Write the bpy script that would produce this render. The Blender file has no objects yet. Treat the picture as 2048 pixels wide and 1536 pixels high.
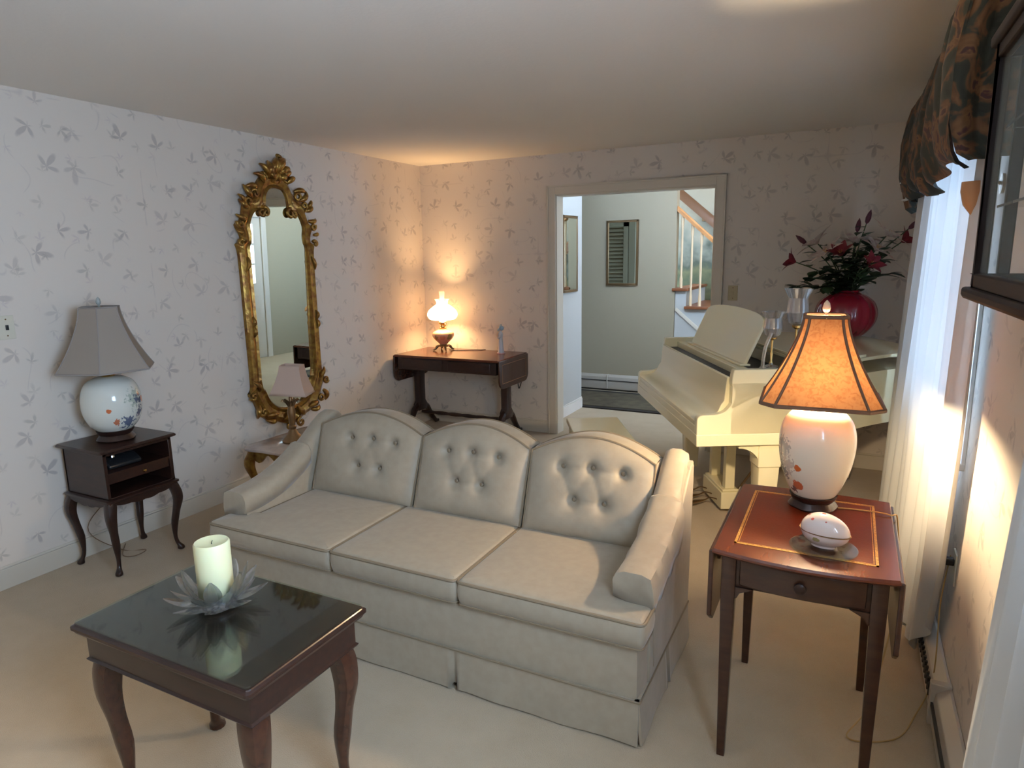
import bpy, math, random
from math import sin, cos, pi, radians, sqrt
from mathutils import Vector, Matrix

# ------------------------------------------------------------------ camera, world, lights, exposure
SC = bpy.context.scene
COL = SC.collection
cam_d = bpy.data.cameras.new('camera'); cam = bpy.data.objects.new('camera', cam_d); COL.objects.link(cam)
cam_d.sensor_width = 36.0; cam_d.lens = 36.0 * 1325.87 / 2048.0; cam_d.clip_start = 0.02
RM = ((0.89236276, -0.07052632, 0.44577431), (0.45100567, 0.17613928, -0.8749679), (-0.0168101, 0.98183552, 0.1889879))
M4 = Matrix(RM).to_4x4(); M4.translation = Vector((3.684, 0.0, 1.596)); cam.matrix_world = M4
SC.camera = cam
SC.view_settings.view_transform = 'Standard'; SC.view_settings.look = 'None'
SC.view_settings.gamma = 1.0; SC.view_settings.use_curve_mapping = False
SC.view_settings.exposure = 0.75
SC.cycles.sample_clamp_indirect = 4.0
SC.cycles.caustics_refractive = False; SC.cycles.caustics_reflective = False

W = bpy.data.worlds.new('sky'); SC.world = W; W.use_nodes = True
bg = W.node_tree.nodes['Background']; bg.inputs[0].default_value = (0.52, 0.72, 1.0, 1); bg.inputs[1].default_value = 21.0

def lamp_light(name, typ, loc, energy, color, size=0.04, rot=None, sx=None, sy=None, portal=False, parent=None):
    d = bpy.data.lights.new(name, typ); o = bpy.data.objects.new(name, d); COL.objects.link(o)
    o.location = loc; d.color = color; d.energy = energy
    if typ == 'AREA':
        d.shape = 'RECTANGLE'; d.size = sx; d.size_y = sy
        if portal: d.cycles.is_portal = True
    else:
        d.shadow_soft_size = size
    if rot: o.rotation_euler = rot
    if parent: o.parent = parent
    return o
# sky portals in the window openings (they only guide the sky light)
lamp_light('portal_far_window', 'AREA', (4.2, 3.27, 1.46), 1, (1, 1, 1), rot=(0, radians(90), 0), sx=1.25, sy=1.2, portal=True)
lamp_light('portal_near_window', 'AREA', (4.2, 0.55, 1.66), 1, (1, 1, 1), rot=(0, radians(90), 0), sx=1.15, sy=1.25, portal=True)
lamp_light('portal_hall', 'AREA', (4.3, 5.77, 1.6), 1, (1, 1, 1), rot=(0, radians(90), 0), sx=1.0, sy=0.4, portal=True)
lamp_light('portal_door', 'AREA', (4.3, 7.0, 1.5), 1, (1, 1, 1), rot=(0, radians(90), 0), sx=1.0, sy=0.65, portal=True)
WARM = (1.0, 0.56, 0.24)
# bulbs: end table lamp, oil lamp, a lamp in the part of the room behind the camera; then added fill lights
lamp_light('bulb_end_lamp', 'POINT', (3.618, 2.435, 1.140), 62.0, (1.0, 0.76, 0.46), 0.035)
lamp_light('bulb_oil_lamp', 'POINT', (0.33, 5.19, 1.10), 40.0, (1.0, 0.60, 0.27), 0.05)
lamp_light('bulb_room_rear', 'POINT', (2.2, -2.3, 1.7), 7.0, (1.0, 0.74, 0.45), 0.15)
lamp_light('hall_fill_light', 'POINT', (2.9, 6.7, 2.55), 9.0, (1.0, 0.78, 0.50), 0.12)  # added fill that warms the far hall wall, no fixture there
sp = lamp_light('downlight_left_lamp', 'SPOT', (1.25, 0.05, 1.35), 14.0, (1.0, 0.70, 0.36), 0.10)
up = lamp_light('ceiling_fill_spot', 'SPOT', (3.0, -0.3, 1.85), 30.0, (1.0, 0.80, 0.56), 0.10, rot=(pi - 0.62, 0, 0)); up.data.spot_size = radians(112); up.data.spot_blend = 0.6  # unseen spot added to brighten the ceiling
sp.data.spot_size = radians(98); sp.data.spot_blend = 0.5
lamp_light('stair_fill_light', 'POINT', (2.9, 7.9, 3.1), 10.0, (1.0, 0.72, 0.48), 0.12)  # added warm fill for stairs and hall, no fixture modelled

# ------------------------------------------------------------------ helpers
def root(name, label, cat, loc=(0, 0, 0), rotz=0.0, group=None):
    o = bpy.data.objects.new(name, None); COL.objects.link(o)
    o.location = loc; o.rotation_euler = (0, 0, rotz); o.empty_display_size = 0.05
    o['label'] = label; o['category'] = cat
    if group: o['group'] = group
    return o
def tag(o, label, cat, group=None):
    o['label'] = label; o['category'] = cat
    if group: o['group'] = group
    return o

class MB:
    def __init__(s): s.v = []; s.f = []
    def add(s, vs, fs):
        n = len(s.v); s.v += [tuple(p) for p in vs]; s.f += [tuple(i + n for i in f) for f in fs]; return s
    def box(s, x0, x1, y0, y1, z0, z1):
        return s.add([(x0, y0, z0), (x1, y0, z0), (x1, y1, z0), (x0, y1, z0), (x0, y0, z1), (x1, y0, z1), (x1, y1, z1), (x0, y1, z1)],
                     [(0, 3, 2, 1), (4, 5, 6, 7), (0, 1, 5, 4), (1, 2, 6, 5), (2, 3, 7, 6), (3, 0, 4, 7)])
    def loft(s, rings, cap=True, closed=True, loop=False):
        n = len(rings[0]); vs = [p for r in rings for p in r]; fs = []
        m = len(rings)
        for i in range(m if loop else m - 1):
            j = (i + 1) % m
            for k in range(n if closed else n - 1):
                l = (k + 1) % n
                fs.append((i * n + k, i * n + l, j * n + l, j * n + k))
        if cap and not loop and closed:
            fs.append(tuple(range(n - 1, -1, -1))); fs.append(tuple((m - 1) * n + k for k in range(n)))
        return s.add(vs, fs)
    def lathe(s, prof, c=(0, 0, 0), seg=32, cap=True, sx=1, sy=1, wob=None):
        rings = []
        for (r, z) in prof:
            rings.append([(c[0] + r * sx * (wob(a, z) if wob else 1) * cos(a), c[1] + r * sy * (wob(a, z) if wob else 1) * sin(a), c[2] + z)
                          for a in (2 * pi * k / seg for k in range(seg))])
        return s.loft(rings, cap=cap)
    def tube(s, pts, r, seg=8, loop=False, flat=1.0):
        P = [Vector(p) for p in pts]; n = len(P); rings = []
        R = r if isinstance(r, (list, tuple)) else [r] * n
        up = None
        for i in range(n):
            if loop: t = P[(i + 1) % n] - P[i - 1]
            else: t = P[min(i + 1, n - 1)] - P[max(i - 1, 0)]
            t.normalize()
            if up is None:
                a = Vector((0, 0, 1)) if abs(t.z) < 0.9 else Vector((1, 0, 0))
                up = (a - t * a.dot(t)).normalized()
            else:
                up = (up - t * up.dot(t)).normalized()
            sd = t.cross(up)
            rings.append([tuple(P[i] + (up * cos(q) * flat + sd * sin(q)) * R[i]) for q in (2 * pi * k / seg for k in range(seg))])
        return s.loft(rings, cap=True, loop=loop)
    def prism(s, poly, h0, h1, ax='z'):
        def m(a, b, h): return {'z': (a, b, h), 'y': (a, h, b), 'x': (h, a, b)}[ax]
        n = len(poly)
        vs = [m(a, b, h0) for a, b in poly] + [m(a, b, h1) for a, b in poly]
        fs = [tuple(range(n - 1, -1, -1)), tuple(range(n, 2 * n))] + [(i, (i + 1) % n, n + (i + 1) % n, n + i) for i in range(n)]
        return s.add(vs, fs)
    def grid(s, fn, nu, nv):
        vs = [fn(i / nu, j / nv) for i in range(nu + 1) for j in range(nv + 1)]
        fs = [(i * (nv + 1) + j, (i + 1) * (nv + 1) + j, (i + 1) * (nv + 1) + j + 1, i * (nv + 1) + j + 1) for i in range(nu) for j in range(nv)]
        return s.add(vs, fs)
    def xf(s, M):
        s.v = [tuple(M @ Vector(p)) for p in s.v]; return s
    def merge(s, o): return s.add(o.v, o.f)
    def build(s, name, mat, parent=None, bevel=0, seg=2, sub=0, angle=35, solid=0, fix=True, wd=0):
        me = bpy.data.meshes.new(name); me.from_pydata(s.v, [], s.f)
        if fix:
            import bmesh
            b = bmesh.new(); b.from_mesh(me); bmesh.ops.remove_doubles(b, verts=b.verts, dist=2e-5 if not wd else wd); bmesh.ops.recalc_face_normals(b, faces=b.faces); b.to_mesh(me); b.free()
        me.shade_smooth(); me.set_sharp_from_angle(angle=radians(angle))
        o = bpy.data.objects.new(name, me); COL.objects.link(o)
        if mat: me.materials.append(mat)
        if parent: o.parent = parent
        if solid:
            md = o.modifiers.new('solid', 'SOLIDIFY'); md.thickness = solid; md.offset = 0
        if bevel:
            md = o.modifiers.new('bevel', 'BEVEL'); md.width = bevel; md.segments = seg; md.limit_method = 'ANGLE'; md.angle_limit = radians(40)
        if sub:
            md = o.modifiers.new('sub', 'SUBSURF'); md.levels = sub; md.render_levels = sub
        return o

def struct(o): o['kind'] = 'structure'; return o
def catmull(pts, n=6, loop=False):
    P = [Vector(p) for p in pts]; out = []; m = len(P)
    rng = range(m) if loop else range(m - 1)
    for i in rng:
        if loop: a, b, c, d = P[i - 1], P[i], P[(i + 1) % m], P[(i + 2) % m]
        else: a, b, c, d = P[max(i - 1, 0)], P[i], P[i + 1], P[min(i + 2, m - 1)]
        for k in range(n):
            t = k / n
            out.append(0.5 * ((2 * b) + (c - a) * t + (2 * a - 5 * b + 4 * c - d) * t * t + (3 * b - a - 3 * c + d) * t ** 3))
    if not loop: out.append(P[-1])
    return [tuple(p) for p in out]
def interp(tab, t):
    for i in range(len(tab) - 1):
        if t <= tab[i + 1][0]:
            a, b = tab[i], tab[i + 1]; k = (t - a[0]) / max(1e-9, b[0] - a[0]); k = k * k * (3 - 2 * k) if len(a) > 2 and a[2] else k
            return a[1] + (b[1] - a[1]) * k
    return tab[-1][1]
def rrect(w, d, r, n=3):
    pts = []
    for cx, cy, a0 in ((w / 2 - r, d / 2 - r, 0), (-w / 2 + r, d / 2 - r, 90), (-w / 2 + r, -d / 2 + r, 180), (w / 2 - r, -d / 2 + r, 270)):
        for k in range(n + 1):
            a = radians(a0 + 90 * k / n); pts.append((cx + r * cos(a), cy + r * sin(a)))
    return pts

# ------------------------------------------------------------------ materials
def nt(name):
    m = bpy.data.materials.new(name); m.use_nodes = True
    return m, m.node_tree.nodes, m.node_tree.links, m.node_tree.nodes['Principled BSDF']
def mat(name, col, rough=0.5, metal=0.0, noise=None, bump=None, coat=0, sheen=0, trans=0, ior=1.45, sss=0, spec=None, alpha=1.0, stretch=None):
    """noise = (scale, second colour, contrast), bump = (scale, strength)"""
    m, N, L, b = nt(name)
    b.inputs['Base Color'].default_value = (*col, 1); b.inputs['Roughness'].default_value = rough; b.inputs['Metallic'].default_value = metal
    b.inputs['IOR'].default_value = ior
    if coat: b.inputs['Coat Weight'].default_value = coat; b.inputs['Coat Roughness'].default_value = 0.08
    if sheen: b.inputs['Sheen Weight'].default_value = sheen; b.inputs['Sheen Roughness'].default_value = 0.4
    if trans: b.inputs['Transmission Weight'].default_value = trans
    if sss: b.inputs['Subsurface Weight'].default_value = sss; b.inputs['Subsurface Radius'].default_value = (0.03, 0.02, 0.01)
    if spec is not None: b.inputs['Specular IOR Level'].default_value = spec
    tc = N.new('ShaderNodeTexCoord'); src = tc.outputs['Object']
    if stretch:
        mp = N.new('ShaderNodeMapping'); mp.inputs['Scale'].default_value = stretch; L.new(src, mp.inputs[0]); src = mp.outputs[0]
    if noise:
        t = N.new('ShaderNodeTexNoise'); t.inputs['Scale'].default_value = noise[0]; t.inputs['Detail'].default_value = 5; L.new(src, t.inputs['Vector'])
        r = N.new('ShaderNodeValToRGB'); c = noise[2]
        r.color_ramp.elements[0].position = 0.5 - c; r.color_ramp.elements[1].position = 0.5 + c
        r.color_ramp.elements[0].color = (*col, 1); r.color_ramp.elements[1].color = (*noise[1], 1)
        L.new(t.outputs['Fac'], r.inputs[0]); L.new(r.outputs[0], b.inputs['Base Color'])
    if bump:
        t2 = N.new('ShaderNodeTexNoise'); t2.inputs['Scale'].default_value = bump[0]; t2.inputs['Detail'].default_value = 3; L.new(src, t2.inputs['Vector'])
        bp = N.new('ShaderNodeBump'); bp.inputs['Strength'].default_value = bump[1]; bp.inputs['Distance'].default_value = 0.01
        L.new(t2.outputs['Fac'], bp.inputs['Height']); L.new(bp.outputs[0], b.inputs['Normal'])
    return m

def math_node(N, L, op, a, b=None, c=None):
    n = N.new('ShaderNodeMath'); n.operation = op
    for i, x in enumerate((a, b, c)):
        if x is None: continue
        if isinstance(x, (int, float)): n.inputs[i].default_value = x
        else: L.new(x, n.inputs[i])
    return n.outputs[0]

def wallpaper():
    m, N, L, b = nt('floral_wallpaper')
    b.inputs['Roughness'].default_value = 0.62; b.inputs['Specular IOR Level'].default_value = 0.3
    g = N.new('ShaderNodeNewGeometry'); sep = N.new('ShaderNodeSeparateXYZ'); L.new(g.outputs['Position'], sep.inputs[0])
    u = math_node(N, L, 'ADD', sep.outputs[0], sep.outputs[1])
    comb = N.new('ShaderNodeCombineXYZ'); L.new(u, comb.inputs[0]); L.new(sep.outputs[2], comb.inputs[1])
    def M(op, a, bb=None, c=None): return math_node(N, L, op, a, bb, c)
    base = N.new('ShaderNodeRGB'); base.outputs[0].default_value = (0.71, 0.64, 0.56, 1)
    cur = base.outputs[0]
    specs = [(4.6, 0.052, 2.5, (0.34, 0.30, 0.29, 1), 0.0, 0.42), (5.3, 0.035, 2.5, (0.36, 0.33, 0.29, 1), 3.7, 0.36), (4.1, 0.026, 3.0, (0.50, 0.42, 0.44, 1), 9.1, 0.30)]
    for sc_, size, lob, colr, off, amt in specs:
        ad = N.new('ShaderNodeVectorMath'); ad.operation = 'ADD'; L.new(comb.outputs[0], ad.inputs[0]); ad.inputs[1].default_value = (off, off * 1.7, 0)
        nz = N.new('ShaderNodeTexNoise'); nz.inputs['Scale'].default_value = 30; L.new(ad.outputs[0], nz.inputs['Vector'])
        vo = N.new('ShaderNodeTexVoronoi'); vo.voronoi_dimensions = '2D'; vo.inputs['Scale'].default_value = sc_; vo.inputs['Randomness'].default_value = 0.62
        L.new(ad.outputs[0], vo.inputs['Vector'])
        sc2 = N.new('ShaderNodeVectorMath'); sc2.operation = 'SUBTRACT'; L.new(ad.outputs[0], sc2.inputs[0]); L.new(vo.outputs['Position'], sc2.inputs[1])
        s3 = N.new('ShaderNodeSeparateXYZ'); L.new(sc2.outputs[0], s3.inputs[0])
        sc3 = N.new('ShaderNodeSeparateColor'); L.new(vo.outputs['Color'], sc3.inputs[0])
        ang = M('MULTIPLY', sc3.outputs[0], 6.283)
        th = M('ADD', M('ARCTAN2', s3.outputs[1], s3.outputs[0]), ang)
        r = M('SQRT', M('ADD', M('MULTIPLY', s3.outputs[0], s3.outputs[0]), M('MULTIPLY', s3.outputs[1], s3.outputs[1])))
        # leaflets: |cos(lob*theta)| powered, longer to the front of the spray, fading at the back
        lobe = M('POWER', M('ABSOLUTE', M('COSINE', M('MULTIPLY', th, lob))), 1.5)
        front = M('ADD', M('MULTIPLY', M('COSINE', th), 0.42), 0.62)
        lim = M('MULTIPLY', M('MULTIPLY', lobe, front), M('MULTIPLY', M('ADD', M('MULTIPLY', sc3.outputs[1], 0.5), 0.8), size * 1.25))
        d = M('SUBTRACT', M('ADD', lim, M('MULTIPLY', M('SUBTRACT', nz.outputs['Fac'], 0.5), 0.026)), r)
        mr = N.new('ShaderNodeMapRange'); mr.interpolation_type = 'SMOOTHSTEP'; L.new(d, mr.inputs[0]); mr.inputs[1].default_value = -0.007; mr.inputs[2].default_value = 0.016
        mk = M('MULTIPLY', mr.outputs[0], M('ADD', M('MULTIPLY', sc3.outputs[2], 0.3), amt - 0.15))
        mx = N.new('ShaderNodeMix'); mx.data_type = 'RGBA'; L.new(mk, mx.inputs[0]); L.new(cur, mx.inputs[6]); mx.inputs[7].default_value = colr
        cur = mx.outputs[2]
    # faint trailing vine lines
    n1 = N.new('ShaderNodeTexNoise'); n1.inputs['Scale'].default_value = 3.1; n1.inputs['Detail'].default_value = 0; L.new(comb.outputs[0], n1.inputs['Vector'])
    dv = M('ABSOLUTE', M('SUBTRACT', M('FRACT', M('MULTIPLY', n1.outputs['Fac'], 5.0)), 0.5))
    mr = N.new('ShaderNodeMapRange'); L.new(dv, mr.inputs[0]); mr.inputs[1].default_value = 0.035; mr.inputs[2].default_value = 0.0
    n2 = N.new('ShaderNodeTexNoise'); n2.inputs['Scale'].default_value = 5.0; L.new(comb.outputs[0], n2.inputs['Vector'])
    gate = N.new('ShaderNodeMapRange'); L.new(n2.outputs['Fac'], gate.inputs[0]); gate.inputs[1].default_value = 0.5; gate.inputs[2].default_value = 0.56
    mx = N.new('ShaderNodeMix'); mx.data_type = 'RGBA'; L.new(M('MULTIPLY', M('MULTIPLY', mr.outputs[0], gate.outputs[0]), 0.32), mx.inputs[0])
    L.new(cur, mx.inputs[6]); mx.inputs[7].default_value = (0.42, 0.37, 0.37, 1)
    L.new(mx.outputs[2], b.inputs['Base Color'])
    return m

def sheer(name, col, tr=0.45, tl=0.5):
    m, N, L, b = nt(name)
    out = N['Material Output']; N.remove(b)
    d = N.new('ShaderNodeBsdfDiffuse'); d.inputs[0].default_value = (*col, 1)
    t = N.new('ShaderNodeBsdfTranslucent'); t.inputs[0].default_value = (*col, 1)
    x = N.new('ShaderNodeBsdfTransparent')
    a = N.new('ShaderNodeMixShader'); a.inputs[0].default_value = tl; L.new(d.outputs[0], a.inputs[1]); L.new(t.outputs[0], a.inputs[2])
    c = N.new('ShaderNodeMixShader'); c.inputs[0].default_value = tr; L.new(a.outputs[0], c.inputs[1]); L.new(x.outputs[0], c.inputs[2])
    L.new(c.outputs[0], out.inputs[0]); return m
def shade_mat(name, col, tl=0.6, noise=None):
    m, N, L, b = nt(name); out = N['Material Output']; N.remove(b)
    d = N.new('ShaderNodeBsdfDiffuse'); t = N.new('ShaderNodeBsdfTranslucent')
    d.inputs[0].default_value = (*col, 1); t.inputs[0].default_value = (*col, 1)
    if noise:
        tc = N.new('ShaderNodeTexCoord'); z = N.new('ShaderNodeTexNoise'); z.inputs['Scale'].default_value = noise[0]; z.inputs['Detail'].default_value = 8
        z.inputs['Distortion'].default_value = 1.2
        L.new(tc.outputs['Object'], z.inputs['Vector']); r = N.new('ShaderNodeValToRGB'); L.new(z.outputs['Fac'], r.inputs[0])
        r.color_ramp.elements[0].position = 0.38; r.color_ramp.elements[1].position = 0.55
        r.color_ramp.elements[0].color = (*noise[1], 1); r.color_ramp.elements[1].color = (*col, 1)
        L.new(r.outputs[0], d.inputs[0]); L.new(r.outputs[0], t.inputs[0])
    a = N.new('ShaderNodeMixShader'); a.inputs[0].default_value = tl; L.new(d.outputs[0], a.inputs[1]); L.new(t.outputs[0], a.inputs[2])
    L.new(a.outputs[0], out.inputs[0]); return m

def thin_glass(name, tint, rough=0.0, refl=1.5, body=None, white=0.0, gloss=0.0):
    # clear sheet glass: light passes straight through, the surface mirrors by its Fresnel factor
    m, N, L, b = nt(name); out = N['Material Output']; N.remove(b)
    t = N.new('ShaderNodeBsdfTransparent'); t.inputs[0].default_value = (*tint, 1)
    g = N.new('ShaderNodeBsdfGlossy'); g.inputs['Roughness'].default_value = rough; g.inputs[0].default_value = (1, 1, 1, 1)
    lw = N.new('ShaderNodeLayerWeight'); lw.inputs[0].default_value = 0.5
    f0 = ((refl - 1) / (refl + 1)) ** 2
    fr_ = math_node(N, L, 'ADD', math_node(N, L, 'MULTIPLY', math_node(N, L, 'POWER', lw.outputs['Facing'], 5.0), 1 - f0), f0)
    a = N.new('ShaderNodeMixShader'); L.new(fr_, a.inputs[0]); L.new(t.outputs[0], a.inputs[1]); L.new(g.outputs[0], a.inputs[2]); last = a
    if body:
        q = N.new('ShaderNodeBsdfGlass'); q.inputs['IOR'].default_value = 1.5; q.inputs['Roughness'].default_value = rough
        c = N.new('ShaderNodeMixShader'); c.inputs[0].default_value = body; L.new(last.outputs[0], c.inputs[1]); L.new(q.outputs[0], c.inputs[2]); last = c
    if gloss:
        d = N.new('ShaderNodeBsdfGlossy'); d.inputs['Roughness'].default_value = 0.04; d.inputs[0].default_value = (1, 1, 1, 1)
        c = N.new('ShaderNodeMixShader'); c.inputs[0].default_value = gloss; L.new(last.outputs[0], c.inputs[1]); L.new(d.outputs[0], c.inputs[2]); last = c
    if white:
        d = N.new('ShaderNodeBsdfDiffuse'); d.inputs[0].default_value = (0.92, 0.90, 0.86, 1)
        c = N.new('ShaderNodeMixShader'); c.inputs[0].default_value = white; L.new(last.outputs[0], c.inputs[1]); L.new(d.outputs[0], c.inputs[2]); last = c
    L.new(last.outputs[0], out.inputs[0]); return m

def blotch(name, base, spots, rough=0.15, coat=0.0, tc_kind='Object'):
    """glazed ground with painted motifs: spots = [(centre, radius, colour, noise amount)] in object space"""
    m, N, L, b = nt(name); b.inputs['Roughness'].default_value = rough
    if coat: b.inputs['Coat Weight'].default_value = coat
    tc = N.new('ShaderNodeTexCoord'); cur = None
    rgb = N.new('ShaderNodeRGB'); rgb.outputs[0].default_value = (*base, 1); cur = rgb.outputs[0]
    for (c, r, colr, na, ns) in spots:
        dist = N.new('ShaderNodeVectorMath'); dist.operation = 'DISTANCE'; L.new(tc.outputs[tc_kind], dist.inputs[0]); dist.inputs[1].default_value = c
        z = N.new('ShaderNodeTexNoise'); z.inputs['Scale'].default_value = ns; z.inputs['Detail'].default_value = 4; L.new(tc.outputs[tc_kind], z.inputs['Vector'])
        v = math_node(N, L, 'ADD', dist.outputs['Value'], math_node(N, L, 'MULTIPLY', math_node(N, L, 'SUBTRACT', z.outputs['Fac'], 0.5), na))
        mr = N.new('ShaderNodeMapRange'); L.new(v, mr.inputs[0]); mr.inputs[1].default_value = r; mr.inputs[2].default_value = r * 0.85
        mx = N.new('ShaderNodeMix'); mx.data_type = 'RGBA'; L.new(mr.outputs[0], mx.inputs[0]); L.new(cur, mx.inputs[6]); mx.inputs[7].default_value = (*colr, 1); cur = mx.outputs[2]
    L.new(cur, b.inputs['Base Color']); return m

PAPER = wallpaper()
CEIL = mat('ceiling_paint', (0.78, 0.75, 0.70), 0.9, bump=(60, 0.08))
CARPET = mat('carpet', (0.45, 0.355, 0.235), 0.95, noise=(7, (0.50, 0.40, 0.275), 0.25), bump=(260, 0.5), sheen=0.2)
TRIM = mat('trim_paint', (0.66, 0.60, 0.50), 0.4)
TRIMW = mat('trim_white', (0.78, 0.75, 0.71), 0.4)
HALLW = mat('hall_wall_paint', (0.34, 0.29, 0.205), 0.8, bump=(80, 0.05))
HALL_LIT = mat('hall_daylit_paint', (0.48, 0.48, 0.46), 0.8)  # paler than HALLW: daylight on the side wall put into the colour
SOFA = mat('cream_damask', (0.335, 0.28, 0.205), 0.55, noise=(26, (0.36, 0.305, 0.225), 0.14), bump=(45, 0.06), sheen=0.25)
SOFAP = mat('cream_piping', (0.22, 0.17, 0.11), 0.5)
DARK = mat('dark_mahogany', (0.020, 0.010, 0.008), 0.30, noise=(9, (0.036, 0.015, 0.010), 0.2), coat=0.12, stretch=(1, 6, 6))
DARK2 = mat('brown_mahogany', (0.036, 0.015, 0.010), 0.27, noise=(7, (0.062, 0.024, 0.013), 0.2), coat=0.25, stretch=(1, 6, 6))
RED = mat('red_mahogany', (0.10, 0.024, 0.011), 0.27, noise=(6, (0.14, 0.034, 0.014), 0.22), coat=0.3, stretch=(6, 1, 6))
LEATHER = mat('tooled_red_leather', (0.095, 0.013, 0.003), 0.36, noise=(5, (0.13, 0.020, 0.004), 0.25), bump=(120, 0.05))
GOLDLINE = mat('gold_tooling', (0.80, 0.48, 0.12), 0.35, 0.2, noise=(220, (0.50, 0.24, 0.05), 0.1))
GILT = mat('gilt_wood', (0.40, 0.245, 0.055), 0.32, 0.75, noise=(26, (0.20, 0.085, 0.025), 0.16), bump=(40, 0.25))
BRASS = mat('brass', (0.75, 0.52, 0.20), 0.25, 1.0)
BRONZE = mat('old_brass', (0.26, 0.17, 0.09), 0.38, 0.9)
MIRROR = mat('mirror_silver', (0.68, 0.72, 0.66), 0.01, 1.0)
GLASS = mat('clear_glass', (0.95, 1.0, 0.97), 0.0, trans=1.0, ior=1.45)
CRYSTAL = thin_glass('cut_crystal', (0.90, 0.93, 0.95), 0.0, 1.7, body=0.55, white=0.02, gloss=0.16)
ETCHED = thin_glass('etched_crystal', (0.85, 0.88, 0.94), 0.12, 1.6, body=0.5, white=0.04, gloss=0.14)
TABLEGLASS = thin_glass('green_edge_glass', (0.86, 0.93, 0.90), 0.02, 1.6)
WAX = mat('ivory_wax', (0.80, 0.78, 0.48), 0.5, sss=0.25)
PIANO = mat('ivory_lacquer', (0.88, 0.81, 0.55), 0.22, coat=0.4)
PIANOIN = mat('piano_interior_black', (0.012, 0.010, 0.010), 0.5)
MARBLE = mat('veined_marble', (0.62, 0.52, 0.46), 0.2, noise=(6, (0.40, 0.33, 0.30), 0.1), coat=0.2)
PLASTIC = mat('ivory_plastic', (0.66, 0.62, 0.50), 0.4)
TANPLATE = mat('tan_plate', (0.50, 0.42, 0.26), 0.4)
BLACKPL = mat('black_plastic', (0.015, 0.016, 0.018), 0.25)
CORD = mat('brown_cord', (0.22, 0.14, 0.08), 0.5)
CORDG = mat('gold_cord', (0.40, 0.27, 0.10), 0.4)
HEATER = mat('heater_enamel', (0.50, 0.46, 0.40), 0.4, 0.2)
HEATDK = mat('heater_dark_slot', (0.03, 0.028, 0.025), 0.6)
OAK = mat('oak_rail', (0.42, 0.18, 0.06), 0.35, noise=(10, (0.52, 0.25, 0.09), 0.2))
TREAD = mat('red_oak_tread', (0.22, 0.075, 0.03), 0.35)
WALNUT = mat('walnut_rail', (0.16, 0.075, 0.035), 0.4)
BALU = mat('baluster_paint', (0.66, 0.50, 0.32), 0.4)
SHEER = sheer('sheer_curtain', (0.64, 0.65, 0.65), 0.01, 0.05)
SHADE_GREY = shade_mat('grey_linen_shade', (0.40, 0.35, 0.30), 0.25)
SHADE_PEACH = shade_mat('peach_fabric_shade', (0.68, 0.52, 0.42), 0.3)
SHADE_FIBRE = shade_mat('amber_fibre_shade', (0.38, 0.17, 0.065), 0.058, noise=(60, (0.31, 0.125, 0.045)))
OPAL = shade_mat('opal_glass', (0.94, 0.92, 0.88), 0.72)
BRAID = mat('brown_braid', (0.15, 0.08, 0.045), 0.7)
CRAN = mat('cranberry_glass', (0.42, 0.02, 0.045), 0.08, trans=0.45, ior=1.45, coat=0.5)
STEMG = mat('stem_green', (0.05, 0.09, 0.03), 0.5)
LEAFG = mat('leaf_green', (0.025, 0.055, 0.025), 0.45, noise=(14, (0.05, 0.085, 0.035), 0.2))
PETALW = mat('lily_white', (0.85, 0.80, 0.68), 0.5, noise=(30, (0.60, 0.38, 0.36), 0.2))
PETALR = mat('lily_red', (0.16, 0.012, 0.022), 0.5, noise=(20, (0.26, 0.03, 0.04), 0.2))
BUDR = mat('bud_maroon', (0.08, 0.015, 0.03), 0.5)
RUG = mat('hall_rug', (0.055, 0.045, 0.032), 0.95, noise=(9, (0.12, 0.10, 0.06), 0.25), bump=(200, 0.4))
RUGD = mat('hall_rug_border', (0.022, 0.018, 0.016), 0.95)

def floral(name, cols, scale):
    m, N, L, b = nt(name); b.inputs['Roughness'].default_value = 0.8; b.inputs['Sheen Weight'].default_value = 0.05
    tc = N.new('ShaderNodeTexCoord'); z = N.new('ShaderNodeTexNoise'); z.inputs['Scale'].default_value = scale; z.inputs['Detail'].default_value = 3; z.inputs['Distortion'].default_value = 1.4
    L.new(tc.outputs['Object'], z.inputs['Vector']); r = N.new('ShaderNodeValToRGB'); L.new(z.outputs['Fac'], r.inputs[0])
    el = r.color_ramp.elements; el[0].position = cols[0][0]; el[0].color = (*cols[0][1], 1); el[1].position = cols[-1][0]; el[1].color = (*cols[-1][1], 1)
    for p, c in cols[1:-1]:
        e = el.new(p); e.color = (*c, 1)
    L.new(r.outputs[0], b.inputs['Base Color']); return m
VALM = floral('dark_floral_cloth', [(0.3, (0.008, 0.012, 0.010)), (0.47, (0.022, 0.028, 0.022)), (0.52, (0.10, 0.045, 0.02)), (0.60, (0.15, 0.080, 0.034)), (0.64, (0.06, 0.02, 0.022)), (0.75, (0.018, 0.022, 0.018))], 9.0)
LINING = mat('white_lining', (0.8, 0.8, 0.78), 0.8)

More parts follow.
